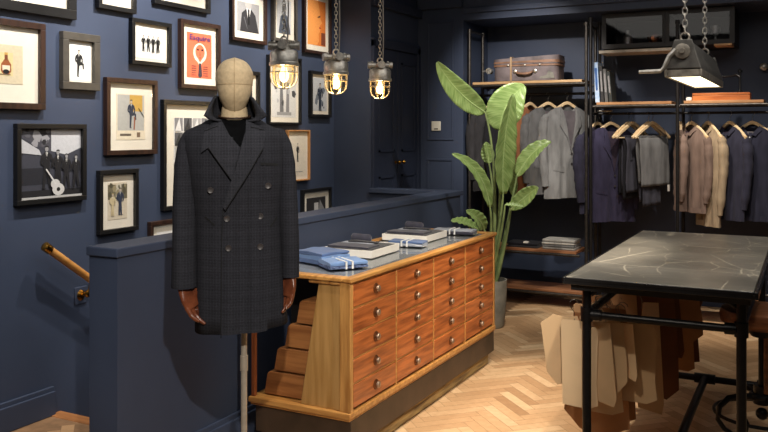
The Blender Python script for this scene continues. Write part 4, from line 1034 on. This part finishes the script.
leaf((485, 112), (437, 62), 24, 6.70, 6.55, (-5, -8), fold=.25, stem=(500, 160), sroot=(.02, 0))
leaf((503, 194), (513, 94), 25, 6.60, 6.45, (-7, 0), face=cd+Vector((.45, .3, .1)), fold=.35, stem=(503, 210), sroot=(.0, -.03))
leaf((500, 130), (525, 86), 38, 6.9, 6.85, (-10, 8), fold=.25, stem=(503, 170), sroot=(.03, .04))
leaf((490, 207), (452, 154), 14, 6.55, 6.4, (12, 16), face=cd+Vector((.4, 0, .5)), fold=.3, stem=(494, 230), sroot=(-.04, -.02))
leaf((517, 176), (551, 142), 18, 6.65, 6.6, (-2, 12), face=cd+Vector((0, 0, .9)), fold=.4, stem=(509, 215), sroot=(.05, 0))
leaf((511, 209), (538, 187), 17, 6.6, 6.5, (4, 4), face=cd+Vector((.2, 0, .5)), fold=.35, stem=(507, 240), sroot=(.06, -.03))
leaf((489, 163), (486, 142), 14, 6.95, 6.95, (0, 0), fold=.2, stem=(497, 200), sroot=(.0, .05))
leaf((484, 229), (466, 211), 15, 6.45, 6.3, (5, 3), face=cd+Vector((0, 0, .6)), fold=.3, stem=(492, 250), sroot=(-.05, -.04))
leaf((478, 230), (451, 221), 13, 6.5, 6.35, (2, 5), face=cd+Vector((0, 0, 1)), fold=.3, stem=(490, 252), sroot=(-.06, 0))
leaf((505, 205), (524, 207), 6, 6.55, 6.5, (0, 1), face=cd+Vector((0, 0, 1.5)), fold=.5, stem=(503, 230), sroot=(.0, .0))
leaf((513, 195), (509, 165), 10, 6.8, 6.8, (3, 0), fold=.3, stem=(506, 230), sroot=(.03, .03))
# ============================================================ CLOTHES RACKS
YF, YK = 7.36, 7.72; YH = 7.55
iron = mat('iron_rack_pipe', (84, 80, 76), .4, .75, .15, 30); dark_iron = mat('dark_rack_pipe', (48, 46, 46), .45, .6, .15, 30)
def upright(par, x, y, ztop, m_=None): 
    k = MB(); k.cyl((x, y, 0), (x, y, ztop), .0145).cyl((x, y, ztop-.03), (x, y, ztop+.004), .021).cyl((x, y, 0), (x, y, .012), .038); return k.build('upright', m_ or iron, par)
def shelf_board(par, x0, x1, z, m_=pale_wood, th=.024, y0=YF+.0, y1=YK, rail=True, seg=1):
    MB().box(x0, x1, y0, y1, z-th, z).build('shelf', m_, par, bevel=.002)
    if rail:
        k = MB(); k.cyl((x0-.03, y0-.0, z-th-.013), (x1+.03, y0-.0, z-th-.013), .0125).cyl((x0-.03, y1, z-th-.013), (x1+.03, y1, z-th-.013), .0125); k.build('shelf_rail', iron, par)
lx_, rx_ = -2.882, -1.765
rk = empty('clothes_rack', ((lx_+rx_)/2, YH, 0), 0, 'left iron pipe rack with pale upper shelf carrying the suitcase', 'clothes rack')
for x in (lx_, rx_):
    for y in (YF, YK): upright(rk, x, y, 2.58)
for x in (lx_, rx_):
    for z in (2.565, 1.955): MB().cyl((x, YF, z), (x, YK, z), .0135).build('end_bar', iron, rk)
shelf_board(rk, lx_+.03, rx_-.04, 2.075); shelf_board(rk, lx_+.2, rx_-.09, .52, wood('brown_shelf', (170, 118, 82), (130, 84, 56), 0)); shelf_board(rk, lx_+.1, rx_-.02, .16, wood('brown_shelf', (170, 118, 82), (130, 84, 56), 0))
MB().cyl((lx_, YH, 1.955), (rx_, YH, 1.955), .0125).build('hanging_rail', dark_iron, rk)
k = MB(); p = onY(489, 71, YK-.04); k.cyl((lx_, YK, p.z), (p.x, YK-.02, p.z), .011).cyl((p.x, YK-.05, p.z), (p.x, YK+.01, p.z), .03, 16).build('wall_flange', alu, rk)
x2 = [-1.725, -.988, -.27, .45]
rk2 = empty('clothes_rack', ((x2[0]+x2[3])/2, YH, 0), 0, 'right dark iron pipe rack with book shelf above the trousers and shirts', 'clothes rack')
for x in x2:
    for y in (YF, YK): upright(rk2, x, y, 2.62 if x < -1.5 else 2.55, dark_iron)
for a, b_ in zip(x2, x2[1:]):
    shelf_board(rk2, a+.05, b_-.05, 1.865, wood('shelf_oak', (196, 148, 104), (160, 112, 72), 0))
    MB().cyl((a, YH, 1.765), (b_, YH, 1.765), .0115).build('hanging_rail', dark_iron, rk2)
    shelf_board(rk2, a+.05, b_-.05, .24, wood('brown_shelf', (170, 118, 82), (130, 84, 56), 0))
for x in x2: MB().cyl((x, YF, 1.765), (x, YK, 1.765), .0115).build('end_bar', dark_iron, rk2)
k = MB(); p = onY(688, 114, YF); k.cyl((x2[0]+.02, YH, 1.79), (x2[0]+.15, YH, 1.79), .009).build('bracket_arm', alu, rk2)
# glazed cabinet above
t = empty('wall_cabinet', (-1.1, 7.8, 2.34), 0, 'dark glass-fronted display cabinet under the bulkhead', 'cabinet')
k = MB(); cx0, cx1, cz0, cz1, cy0, cy1 = -1.66, -.55, 2.35, 2.665, 7.5, 8.03
k.box(cx0, cx1, cy0, cy1, cz0, cz0+.02).box(cx0, cx1, cy0, cy1, cz1-.02, cz1).box(cx0, cx0+.02, cy0, cy1, cz0+.02, cz1-.02).box(cx1-.02, cx1, cy0, cy1, cz0+.02, cz1-.02).box(cx0+.02, cx1-.02, cy1-.02, cy1, cz0+.02, cz1-.02).box((cx0+cx1)/2-.01, (cx0+cx1)/2+.01, cy0+.01, cy1-.02, cz0+.02, cz1-.02)
k.build('case', mat('dark_case', (30, 26, 26), .5), t, smooth=0)
for a, b_ in ((cx0+.02, (cx0+cx1)/2-.01), ((cx0+cx1)/2+.01, cx1-.02)):
    k = MB(); k.box(a, b_, cy0, cy0+.018, cz0+.02, cz0+.04).box(a, b_, cy0, cy0+.018, cz1-.04, cz1-.02).box(a, a+.02, cy0, cy0+.018, cz0+.04, cz1-.04).box(b_-.02, b_, cy0, cy0+.018, cz0+.04, cz1-.04)
    o = k.build('door', mat('dark_case', (30, 26, 26)), t, smooth=0)
    MB().box(a+.02, b_-.02, cy0+.006, cy0+.01, cz0+.04, cz1-.04).build('pane', pane('cabinet_glass', (.8, .8, .82), 1.6), o, smooth=0)
MB().box(cx0-.02, cx1-.35, cy0-.02, cy0+.3, 2.31, 2.335).build('light_stripe_shelf', mat('light_stripe_pale', (196, 184, 168), .6), t, smooth=0)  # shelf coloured pale to stand in for a stripe of falling light
MB().box(cx1-.16, cx1-.02, cy0-.02, cy0+.2, 2.335, 2.349).build('light_stripe_block', pale_wood, t, smooth=0)  # pale block put in as another stripe of falling light
def in_cab(name, x, r, h, m_, label, cat, prof):
    t = empty(name, (x, 7.72, cz0+.021), 0, label, cat); MB().lathe([(a*r, b_*h) for a, b_ in prof], n=24).build('body', m_, t, local=True); return t
in_cab('glass_jar', -1.47, .045, .16, alu, 'shiny metal flask in the left of the glazed cabinet', 'flask', [(.7, 0), (1, .05), (1, .6), (.4, .8), (.35, 1)])
in_cab('copper_bowl', -1.22, .08, .10, mat('copper', (200, 130, 90), .25, 1), 'copper bowl in the glazed cabinet beside the flask', 'bowl', [(.4, 0), (.8, .2), (1, .9), (1, 1), (.9, .95), (.1, .2)])
in_cab('silver_cup', -.72, .04, .16, alu, 'narrow silver cup at the right end of the glazed cabinet', 'cup', [(.8, 0), (.3, .08), (.25, .4), (.9, .6), (1, 1), (.9, .98)])

# ------------------------------------------------------------ hangers and clothes
hook = mat('hanger_hook_steel', (150, 148, 144), .3, 1)
def hanger(loc, rz, label, bar=True, wd=.42):
    t = empty('clothes_hanger', loc, rz, label, 'hanger', 'wooden hangers on the rails')
    hw = wd/2; k = MB()
    top = [(0, -.060), (.025, -.066), (.07, -.092), (hw*.7, -.142), (hw, -.196)]; bot = [(hw-.008, -.216), (hw*.66, -.168), (.062, -.120), (.025, -.096), (0, -.09)]
    pl = top+bot; pl = pl+[(-x, z) for x, z in reversed(pl)][1:-1]
    k.prism(pl, -.011, .011); k.build('shoulder_bow', hang_wood, t, local=True, smooth=0, bevel=.005, seg=3)
    k = MB(); k.tube([(0, 0, -.07), (0, 0, -.03), (.006, 0, -.018), (.018, 0, -.006), (.02, 0, .008), (.012, 0, .02), (0, 0, .0235), (-.012, 0, .02), (-.019, 0, .008)], .0022, 8)
    k.build('hook', hook, t, local=True)
    if bar:
        k = MB(); k.cyl((-hw*.92, 0, -.206), (hw*.92, 0, -.206), .006, 10); k.build('trouser_bar', hang_wood, t, local=True)
    return t
def fabric(name, c, c2=None): return mat(name, c, .92, var=.14, scale=24, bump=.25, sheen=.04, st=(1, 1, .25), c2=c2, spec=.2)
def jacket(loc, rz, length, m_, mlin, label, cat='jacket', style='jacket', w=.228, T=.07, seed=0, button_m=None, name='suit_jacket'):
    t = empty(name, loc, rz, label, cat, None)
    TP = [(0, -.118), (.25, -.112), (.36, -.112), (.5, -.122), (.7, -.145), (.9, -.180), (1, -.222)]
    def top(u):
        u = min(1, abs(u))
        for (a0, b0), (a1, b1) in zip(TP, TP[1:]):
            if u <= a1: return b0+(b1-b0)*(u-a0)/(a1-a0)
        return TP[-1][1]
    dip = lambda u: .045*max(0, 1-(abs(u)/.34)**2)
    R_ = random.Random(seed); ph = R_.random()*6
    def base_f(u, v, s_):
        zt = top(u)-(dip(u) if s_ < 0 else 0); zb = -length-(.012 if style == 'jacket' else 0)*abs(u)
        z = zt+(zb-zt)*v
        wv = w*(1-.09*math.exp(-((v-.5)/.22)**2)) if style != 'shirt' else w*(1-.04*v)
        x = u*wv; ed = max(0, 1-abs(u)**3.2)
        y = s_*T*ed**.6*max(.3, (min(1, (v/.16))**.5))*(1+.1*sin(3*v+ph))
        y += .012*v*sin(u*9+ph)+.006*sin(u*17+ph*2)*v
        return Vector((x, y, z))
    k = MB(); n, mm = 28, 22
    k.grid(lambda u, v: base_f(u*2-1, v, -1), n, mm); k.grid(lambda u, v: base_f(1-u*2, v, 1), n, mm)
    for q in range(n):
        u0, u1 = q/n*2-1, (q+1)/n*2-1
        k.add([base_f(u0, 1, -1), base_f(u1, 1, -1), base_f(u1, 1, 1), base_f(u0, 1, 1)], [(3, 2, 1, 0)])
        if min(abs(u0), abs(u1)) > .33: k.add([base_f(u0, 0, -1), base_f(u1, 0, -1), base_f(u1, 0, 1), base_f(u0, 0, 1)], [(0, 1, 2, 3)])
    k.build('body', m_, t, local=True, smooth=60, weld=True)
    def on(x, z, off=.004):
        for _ in range(1):
            u = max(-1, min(1, x/w)); v = (z-top(u))/(-length-top(u)); v = max(0, min(1, v))
            wv = w*(1-.09*math.exp(-((v-.5)/.22)**2)) if style != 'shirt' else w*(1-.04*v); u = max(-1, min(1, x/wv))
            return Vector((x, base_f(u, v, -1).y-off, z))
    def strip(name_, pts, off, mm_, th=.003):
        bm = bmesh.new(); A = sum(pts[i][0]*pts[(i+1) % len(pts)][1]-pts[(i+1) % len(pts)][0]*pts[i][1] for i in range(len(pts)))
        if A < 0: pts = pts[::-1]
        f = bm.faces.new([bm.verts.new((a, 0, b_)) for a, b_ in pts]); bmesh.ops.triangulate(bm, faces=[f]); bmesh.ops.subdivide_edges(bm, edges=bm.edges[:], cuts=3, use_grid_fill=True)
        for v in bm.verts: v.co.y = on(v.co.x, v.co.z, off).y
        r = bmesh.ops.extrude_face_region(bm, geom=bm.faces[:])
        for v in [g for g in r['geom'] if isinstance(g, bmesh.types.BMVert)]: v.co.y += th
        bmesh.ops.recalc_face_normals(bm, faces=bm.faces); me = bpy.data.meshes.new(name_); bm.to_mesh(me); bm.free(); me.materials.append(mm_)
        me.polygons.foreach_set('use_smooth', [True]*len(me.polygons)); me.set_sharp_from_angle(angle=.8)
        o = bpy.data.objects.new(name_, me); COL.objects.link(o); o.parent = t; return o
    # sleeves
    for s_ in (-1, 1):
        sw = .048 if style == 'jacket' else .040
        pts = [(s_*(w-.035), .012, -.185), (s_*(w-.012), .015, -.225), (s_*(w+.004), .02, -.31), (s_*(w+.008), .02, -.45), (s_*(w+.002), .008, -.62), (s_*(w-.008), -.004, -length*.86-.03)]
        rr = [sw*.5, sw*.85, sw, sw*.95, sw*.85, sw*.72]
        P = []; Q = []
        for i in range(len(pts)-1):
            for q in range(5): P.append(Vector(pts[i]).lerp(Vector(pts[i+1]), q/5)); Q.append(rr[i]+(rr[i+1]-rr[i])*q/5+.003*sin(i*5+q*1.7+ph))
        P.append(Vector(pts[-1])); Q.append(rr[-1])
        if style == 'shirt': Q[-2:] = [rr[-1]*.75, rr[-1]*.7]
        k = MB(); k.tube(P, Q, 16, ov=1.05, up=(1, 0, 0)); k.build('sleeve', m_, t, local=True, smooth=60)
    if style == 'jacket':
        strip('opening', [(-.07, -.150), (.07, -.150), (.014, -length*.52), (-.0, -length*.54)], .003, mlin)
        strip('lapel', [(-.074, -.104), (-.062, -.14), (-.0, -length*.53), (-.03, -length*.42), (-.105, -length*.30), (-.085, -length*.24), (-.095, -length*.2)], .012, m_, .009)
        strip('lapel', [(.074, -.104), (.062, -.14), (.0, -length*.55), (.035, -length*.42), (.105, -length*.30), (.085, -length*.24), (.095, -length*.2)], .019, m_, .010)
        for s_ in (-1, 1): strip('pocket_flap', [(s_*.06, -length*.7), (s_*.165, -length*.68), (s_*.165, -length*.735), (s_*.06, -length*.755)], .005, m_, .004)
        bmn = button_m or btn
        for zz in (-.57, -.67):
            p = on(.008, length*zz, .008); k = MB(); k.lathe([(.009, 0), (.01, -.003), (.001, -.0035)], p, 12, axis='y'); k.build('button', bmn, t, local=True)
        k = MB()
        def cf(u, v): a = pi*(u*1.1-.05); return Vector((.068*cos(a), -.005+.03*sin(a), -.092-.035*(1-v)+.012*sin(a)))
        k.grid(cf, 14, 3); k.build('collar', m_, t, local=True, solid=.005)
    else:
        strip('opening', [(-.045, -.152), (.045, -.152), (.012, -.20), (-.012, -.19)], .003, mlin)
        for s_ in (-1, 1): strip('collar', [(s_*.070, -.104), (s_*.045, -.135), (s_*.012, -.18), (s_*.05, -.19), (s_*.092, -.14)], .012, m_, .006)
        k = MB()
        def cf(u, v): a = pi*(u*1.1-.05); return Vector((.064*cos(a), -.005+.03*sin(a), -.092-.032*(1-v)+.012*sin(a)))
        k.grid(cf, 14, 3); k.build('collar_band', m_, t, local=True, solid=.005)
        strip('placket', [(-.014, -.16), (.014, -.16), (.014, -.36), (-.014, -.36)], .006, m_, .003)
        for zz in (-.2, -.26, -.32):
            p = on(0, zz, .009); k = MB(); k.lathe([(.005, 0), (.0055, -.002), (.001, -.002)], p, 10, axis='y'); k.build('button', button_m or btn, t, local=True)
        strip('hem_rib', [(-w*.85, -length*.95), (w*.85, -length*.95), (w*.85, -length*.998), (-w*.85, -length*.998)], .003, m_, .003)
    return t
c_char = fabric('charcoal_wool', (56, 55, 58)); c_rust = fabric('rust_suede', (140, 92, 62)); c_grey = fabric('mid_grey_wool', (98, 98, 99)); c_lgrey = fabric('pale_grey_wool', (124, 124, 124))
c_navy = fabric('ink_navy_wool', (48, 47, 64)); c_navy2 = fabric('bright_navy_wool', (56, 53, 76)); c_black = fabric('black_wool', (32, 32, 38)); c_taupe = fabric('taupe_knit', (130, 110, 100)); c_beige = fabric('beige_knit', (172, 152, 126))
c_nknit = fabric('navy_knit', (54, 54, 70)); c_nknit2 = fabric('deep_navy_knit', (48, 49, 65)); c_gtr = fabric('grey_flannel', (112, 112, 113)); c_dtr = fabric('slate_trouser_wool', (66, 66, 76)); c_lin = mat('plum_lining', (54, 44, 58), .5); c_ling = mat('grey_lining', (90, 84, 88), .5)
ZR1, ZR2 = 1.955, 1.765
def rail(px, z): v = onY(px, 100, YH); return (v.x, YH, z)
hz = -.009
def dressed(px, z, rz, fn, hl, **kw):
    loc = rail(px, z); h_ = hanger((loc[0], loc[1], loc[2]-.0095), rz, hl, bar=kw.pop('bar', True), wd=kw.pop('wd', .40)); fn((loc[0], loc[1], loc[2]-.0095), rz)
ra = radians
dressed(493, ZR1, ra(50), lambda l, r: jacket(l, r, .9, c_char, c_ling, 'charcoal jacket at the left end of the left rail, behind the plant', seed=1), 'wooden hanger of the charcoal jacket behind the big plant leaf')
dressed(507, ZR1, ra(66), lambda l, r: jacket(l, r, .88, c_black, c_lin, 'black jacket on the left rail, mostly hidden behind the upright leaf', seed=2), 'wooden hanger of the black jacket, hidden behind the plant')
dressed(530, ZR1, ra(64), lambda l, r: jacket(l, r, .92, c_rust, c_lin, 'rust brown jacket between plant leaf and grey jackets', seed=3), 'wooden hanger just left of the grey jackets')
dressed(548, ZR1, ra(44), lambda l, r: jacket(l, r, .92, c_grey, c_ling, 'darker grey jacket, left of the pale grey one', seed=4), 'wooden hanger of the darker grey jacket')
dressed(567, ZR1, ra(42), lambda l, r: jacket(l, r, .95, c_lgrey, c_ling, 'pale grey jacket beside the rack post', seed=5), 'wooden hanger of the pale grey jacket')
dressed(597.5, ZR2, ra(62), lambda l, r: jacket(l, r, .88, c_navy, c_lin, 'dark navy jacket whose sleeve shows left of the rack post', seed=6, T=.05), 'leftmost wooden hanger of the middle rail')
dressed(611, ZR2, ra(40), lambda l, r: jacket(l, r, .96, c_navy2, c_lin, 'brighter navy jacket with flap pocket, first full jacket right of the post', seed=7, T=.055, w=.24), 'second wooden hanger from the left on the middle rail')
def trousers(loc, rz, m_, z0, ln, label, w=.17, seed=0, tag_=False):
    t = empty('folded_trousers', loc, rz, label, 'trousers')
    ph = seed*1.7
    for s_ in (-1, 1):
        l_ = ln if s_ < 0 else ln*.93
        def f(u, v):
            x = -w/2+w*u+.008*sin(v*5+ph)+ (.02*v if s_ > 0 else 0); z = z0+.008-l_*v*(1-.03*u)
            y = s_*(.009+.020*min(1, v*6)+.004*sin(u*16+ph))*(1 if v > 0 else .2)
            return Vector((x, y, z))
        k = MB(); k.grid(f, 18, 16); k.build('leg', m_, t, local=True, smooth=60, solid=.012)
    k = MB(); k.grid(lambda u, v: Vector((-w/2+w*u, cos(pi*v)*.012, z0+.008+.006*sin(pi*v))), 8, 8); k.build('fold', m_, t, local=True, solid=.008)
    k = MB(); k.box(w*.42, w*.5, -.042, -.04, z0-ln*.97-.05, z0-ln*.97+.01) if tag_ else k.box(-w*.3, -w*.2, -.04, -.038, z0-.2, z0-.12)
    k.build('tag', card if tag_ else m_, t, local=True)
    return t
for px, rz, m_, lb, hl, ln, w_ in ((628.5, 60, c_black, 'black trousers folded over the third hanger of the middle rail', 'third wooden hanger on the middle rail, with black trousers', .56, .2),
                         (632.5, 58, c_dtr, 'slate trousers folded over the fourth hanger of the middle rail', 'fourth wooden hanger on the middle rail, with slate trousers', .5, .22),
                         (648.5, 58, c_dtr, 'dark slate trousers behind the pale grey pair', 'wooden hanger just left of the rightmost one on the middle rail', .62, .22),
                         (652.5, 54, c_gtr, 'pale grey flannel trousers, rightmost pair with a white tag', 'rightmost wooden hanger on the middle rail, with grey flannel trousers', .44, .33)):
    l = rail(px, ZR2); l = (l[0], l[1], l[2]-.0095)
    hanger(l, ra(rz), hl, wd=.42); trousers(l, ra(rz), m_, -.206, ln, lb, w_, px, m_ is c_gtr)
dressed(680.5, ZR2, ra(-80), lambda l, r: jacket(l, r, .84, c_taupe, c_lin, 'narrow brown knit hanging right against the rack post', 'knitwear', 'shirt', seed=12, w=.12, T=.04, name='knitted_shirt'), 'wooden hanger hard against the post of the right rail', wd=.22)
dressed(691.5, ZR2, ra(-42), lambda l, r: jacket(l, r, .85, c_taupe, c_lin, 'taupe knitted polo shirt with open collar', 'knitwear', 'shirt', seed=8, T=.055, w=.185, name='knitted_shirt'), 'wooden hanger of the taupe polo shirt')
dressed(708, ZR2, ra(-52), lambda l, r: jacket(l, r, .96, c_beige, c_lin, 'beige knitted polo shirt next to the taupe one', 'knitwear', 'shirt', seed=9, T=.05, w=.19, name='knitted_shirt'), 'wooden hanger of the beige polo shirt')
dressed(730, ZR2, ra(-46), lambda l, r: jacket(l, r, .90, c_nknit, c_lin, 'navy knitted shirt right of the beige one', 'knitwear', 'shirt', seed=10, T=.055, w=.185, name='knitted_shirt'), 'wooden hanger of the navy shirt next to the beige one')
dressed(752.5, ZR2, ra(-20), lambda l, r: jacket(l, r, .90, c_nknit2, c_ling, 'wide navy polo shirt, rightmost with pale button collar', 'knitwear', 'shirt', seed=11, T=.055, w=.195, button_m=card, name='knitted_shirt'), 'rightmost full wooden hanger, with the wide navy polo')
dressed(781, ZR2, ra(-30), lambda l, r: jacket(l, r, .80, fabric('white_cotton', (220, 218, 214)), c_ling, 'white shirt cut off by the right edge of the photograph', 'shirt', 'shirt', seed=13, T=.06, name='knitted_shirt'), 'wooden hanger of the white shirt at the right edge')

# ------------------------------------------------------------ things on the shelves
# suitcase
c0 = onY(495.5, 80, YF+.1); c1_ = onY(559, 78, YF+.1); sw_ = c1_.x-c0.x
t = empty('suitcase', ((c0.x+c1_.x)/2, 7.54, 2.0755), ra(3), 'worn brown leather suitcase with strap on the top shelf', 'suitcase')
lea = mat('worn_grey_brown_leather', (124, 112, 114), .6, var=.25, scale=9, bump=.4); leb = mat('brown_leather_trim', (150, 112, 88), .5, var=.2, scale=14, bump=.3); led = mat('dark_leather_strap', (92, 66, 50), .5)
hw = sw_/2
def rbox(mb, x0, x1, y0, y1, z0, z1, r=.03, sag=.0, m=0):
    def f(u, v):
        a = 2*pi*u; e = .28; c, s_ = cos(a), sin(a)
        x = (x0+x1)/2+(x1-x0)/2*(abs(c)**e)*(1 if c >= 0 else -1); y = (y0+y1)/2+(y1-y0)/2*(abs(s_)**e)*(1 if s_ >= 0 else -1)
        t = (1-(2*v-1)**2)**.0; z = z0+(z1-z0)*v+sag*(x/(x1-x0))*v
        return (x, y, z)
    n = 48; mb.grid(f, n, 6, m, cu=True); mb.add([f(i/n, 0) for i in range(n)], [tuple(range(n-1, -1, -1))], m); mb.add([f(i/n, 1) for i in range(n)], [tuple(range(n))], m)
k = MB(); rbox(k, -hw, hw, -.16, .16, .004, .155); k.build('lower_shell', lea, t, local=True, bevel=.012, seg=3, smooth=50)
k = MB(); rbox(k, -hw-.006, hw+.006, -.166, .166, .157, .222, sag=.03); k.build('lid', lea, t, local=True, bevel=.02, seg=4, smooth=50)
k = MB(); rbox(k, -hw-.01, hw+.01, -.17, .17, .168, .188, sag=.014); k.build('lid_trim', leb, t, local=True, bevel=.005, smooth=50)
k = MB(); rbox(k, -hw-.008, hw+.008, -.168, .168, .138, .154); k.build('rim_trim', leb, t, local=True, bevel=.005, smooth=50)
k = MB()
for x in (-.24,):
    xs = -.075*2; 
xs = -hw*.42
k.box(xs-.009, xs+.009, -.176, -.171, -.022, .226).box(xs-.009, xs+.009, -.176, .176, .222, .227).box(xs-.009, xs+.009, .171, .176, .0, .226)
k.build('strap', wood('tan_strap', (178, 150, 118), (150, 120, 90), 2), t, local=True, smooth=0)
k = MB(); k.tube([(-.075, -.165, .085), (-.07, -.19, .08), (-.05, -.2, .07), (0, -.203, .064), (.05, -.2, .07), (.07, -.19, .08), (.075, -.165, .085)], .011, 8); k.build('handle', leb, t, local=True)
k = MB()
for x in (-.095, .095): k.lathe([(.02, 0), (.02, -.006), (.008, -.01), (.001, -.01)], (x, -.16, .088), 14, axis='y')
for x in (-.16, 0, .14): k.lathe([(.008, 0), (.008, -.008), (.001, -.01)], (x, -.167, .147), 10, axis='y')
k.build('stud', mat('tarnished_nickel', (176, 170, 160), .35, .9), t, local=True)
k = MB(); k.prism([(hw*.45, .02), (hw*.9, .02), (hw*.86, .07), (hw*.72, .09), (hw*.66, .05), (hw*.45, .035)], -.163, -.1605); k.build('corner_patch', mat('scuffed_patch', (140, 138, 128), .7, var=.2), t, local=True, smooth=0)
# books
ZS_ = 1.8655
def book(px, w, h, d, m_, label, lean, seed, fine=None):
    p = onY(px, 100, YF+.08)
    t = empty('standing_book', (p.x, YF+.06, ZS_), 0, label, 'book', 'books standing on the right rack shelf'); t.rotation_euler = (0, lean, 0)
    k = MB(); k.box(-w/2, w/2, 0, d, 0, h).build('cover', m_, t, local=True, bevel=.002)
    k = MB(); k.box(-w/2+.004, w/2-.004, .004, d+.0-.004, h-.003, h+.0006); k.build('page_block', mat('page_edges', (210, 200, 180), .8), t, local=True, smooth=0)
    k = MB()
    k.box(-w*.24, w*.24, -.0012, 0, h*.3, h*.86)
    k.build('spine_print', fine or mat('spine_print_pale', (150, 148, 150), .6), t, local=True, smooth=0)
book(598, .038, .36, .22, mat('blue_book_cloth', (130, 176, 226), .6, c2=(220, 226, 232), scale=12), 'pale blue book, leftmost and tallest on the shelf', -.05, 1, mat('spine_print_blue', (40, 90, 160), .6))
book(603, .028, .325, .22, mat('black_book_cloth', (40, 38, 40), .6), 'black book beside the pale blue one', -.06, 2)
book(607, .028, .30, .21, mat('grey_book_cloth', (92, 92, 92), .6), 'grey book third from the left', -.07, 3)
book(611.2, .028, .275, .2, mat('dark_green_book_cloth', (44, 50, 50), .6), 'rightmost dark book, leaning at the end of the row', -.09, 4)
# wooden box and iron stand
p = onY(721, 97, YF+.1)
t = empty('wooden_box', (p.x, YF+.17, ZS_), 0, 'flat orange-brown wooden box on the right rack shelf', 'box')
ob = wood('orange_box_wood', (196, 118, 62), (166, 90, 42), 0, .4)
k = MB(); k.box(-.225, .225, -.1, .1, 0, .045).build('base', ob, t, local=True, bevel=.003)
k = MB(); k.box(-.225, .225, -.1, .1, .0465, .066).build('lid', ob, t, local=True, bevel=.003)
p2 = onY(740, 85, YF+.17)
t = empty('iron_stand', (p2.x, YF+.17, ZS_+.0665), 0, 'black iron stand with sideways arm on the wooden box', 'stand')
k = MB(); k.lathe([(.032, 0), (.032, .006), (.014, .016), (.01, .03), (.01, .17), (.018, .172), (.018, .19), (.008, .2)], n=16).build('column', black_metal, t, local=True)
k = MB(); k.tube([(-.0, 0, .13), (-.03, 0, .155), (-.06, 0, .142), (-.17, 0, .14)], [.012, .014, .009, .008], 10).cyl((-.165, 0, .14), (-.18, 0, .14), .02).build('arm', black_metal, t, local=True)
p3 = onY(689, 97, YF+.05)
t = empty('soap_dish', (p3.x, YF+.05, ZS_), 0, 'small white block left of the wooden box', 'ornament')
MB().box(-.022, .022, -.02, .02, 0, .03).build('block', card, t, local=True, bevel=.006, seg=3)
# round hook at the far right
p4 = onY(764, 67, YR-.03)
t = empty('round_coat_hook', (p4.x, YR, p4.z), 0, 'round metal hook on the recess wall at the right edge', 'hook')
MB().lathe([(.03, 0), (.03, -.01), (.012, -.014), (.012, -.04), (.03, -.05), (.034, -.062), (.02, -.074), (.001, -.076)], n=20, axis='y').build('knob', alu, t, local=True)
# folded clothes on the low shelf
ZL = .5205
def shelf_fold(px, n_, m_, w_, l_, label, h=.018, name='folded_jumper', grp=None, tagc=None):
    p = onY(px, 245, YF+.14)
    for i in range(n_):
        t = empty(name, (p.x+random.uniform(-.006, .006), YF+.16, ZL+i*h), random.uniform(-.03, .03), label[i] if isinstance(label, list) else label, 'folded clothes', grp)
        b_ = MB(); soft(b_, -l_/2, l_/2, -w_/2, w_/2, 0, h*.96, px+i*7, .002, ny=10); b_.build('fold', m_[i % len(m_)], t, local=True, smooth=50)
        if tagc and i == n_-1: MB().box(.02, .06, -w_/2+.0, -w_/2+.05, h*.96, h+.012).build('tag', card, t, local=True)
shelf_fold(525, 2, [c_char, c_black], .24, .30, ['charcoal folded garment at the bottom of the dark pile', 'black folded garment with white tag on the dark pile'], .022, tagc=1)
shelf_fold(561, 4, [fabric('ash_knit', (168, 166, 162)), c_lgrey, fabric('pale_knit', (196, 194, 188)), fabric('ash_knit', (168, 166, 162))], .24, .30,
           ['ash grey folded jumper, bottom of the pale pile', 'mid grey folded jumper, second from the bottom of the pale pile', 'palest folded jumper, third from the bottom of the pale pile', 'ash grey folded jumper on top of the pale pile'], .023)
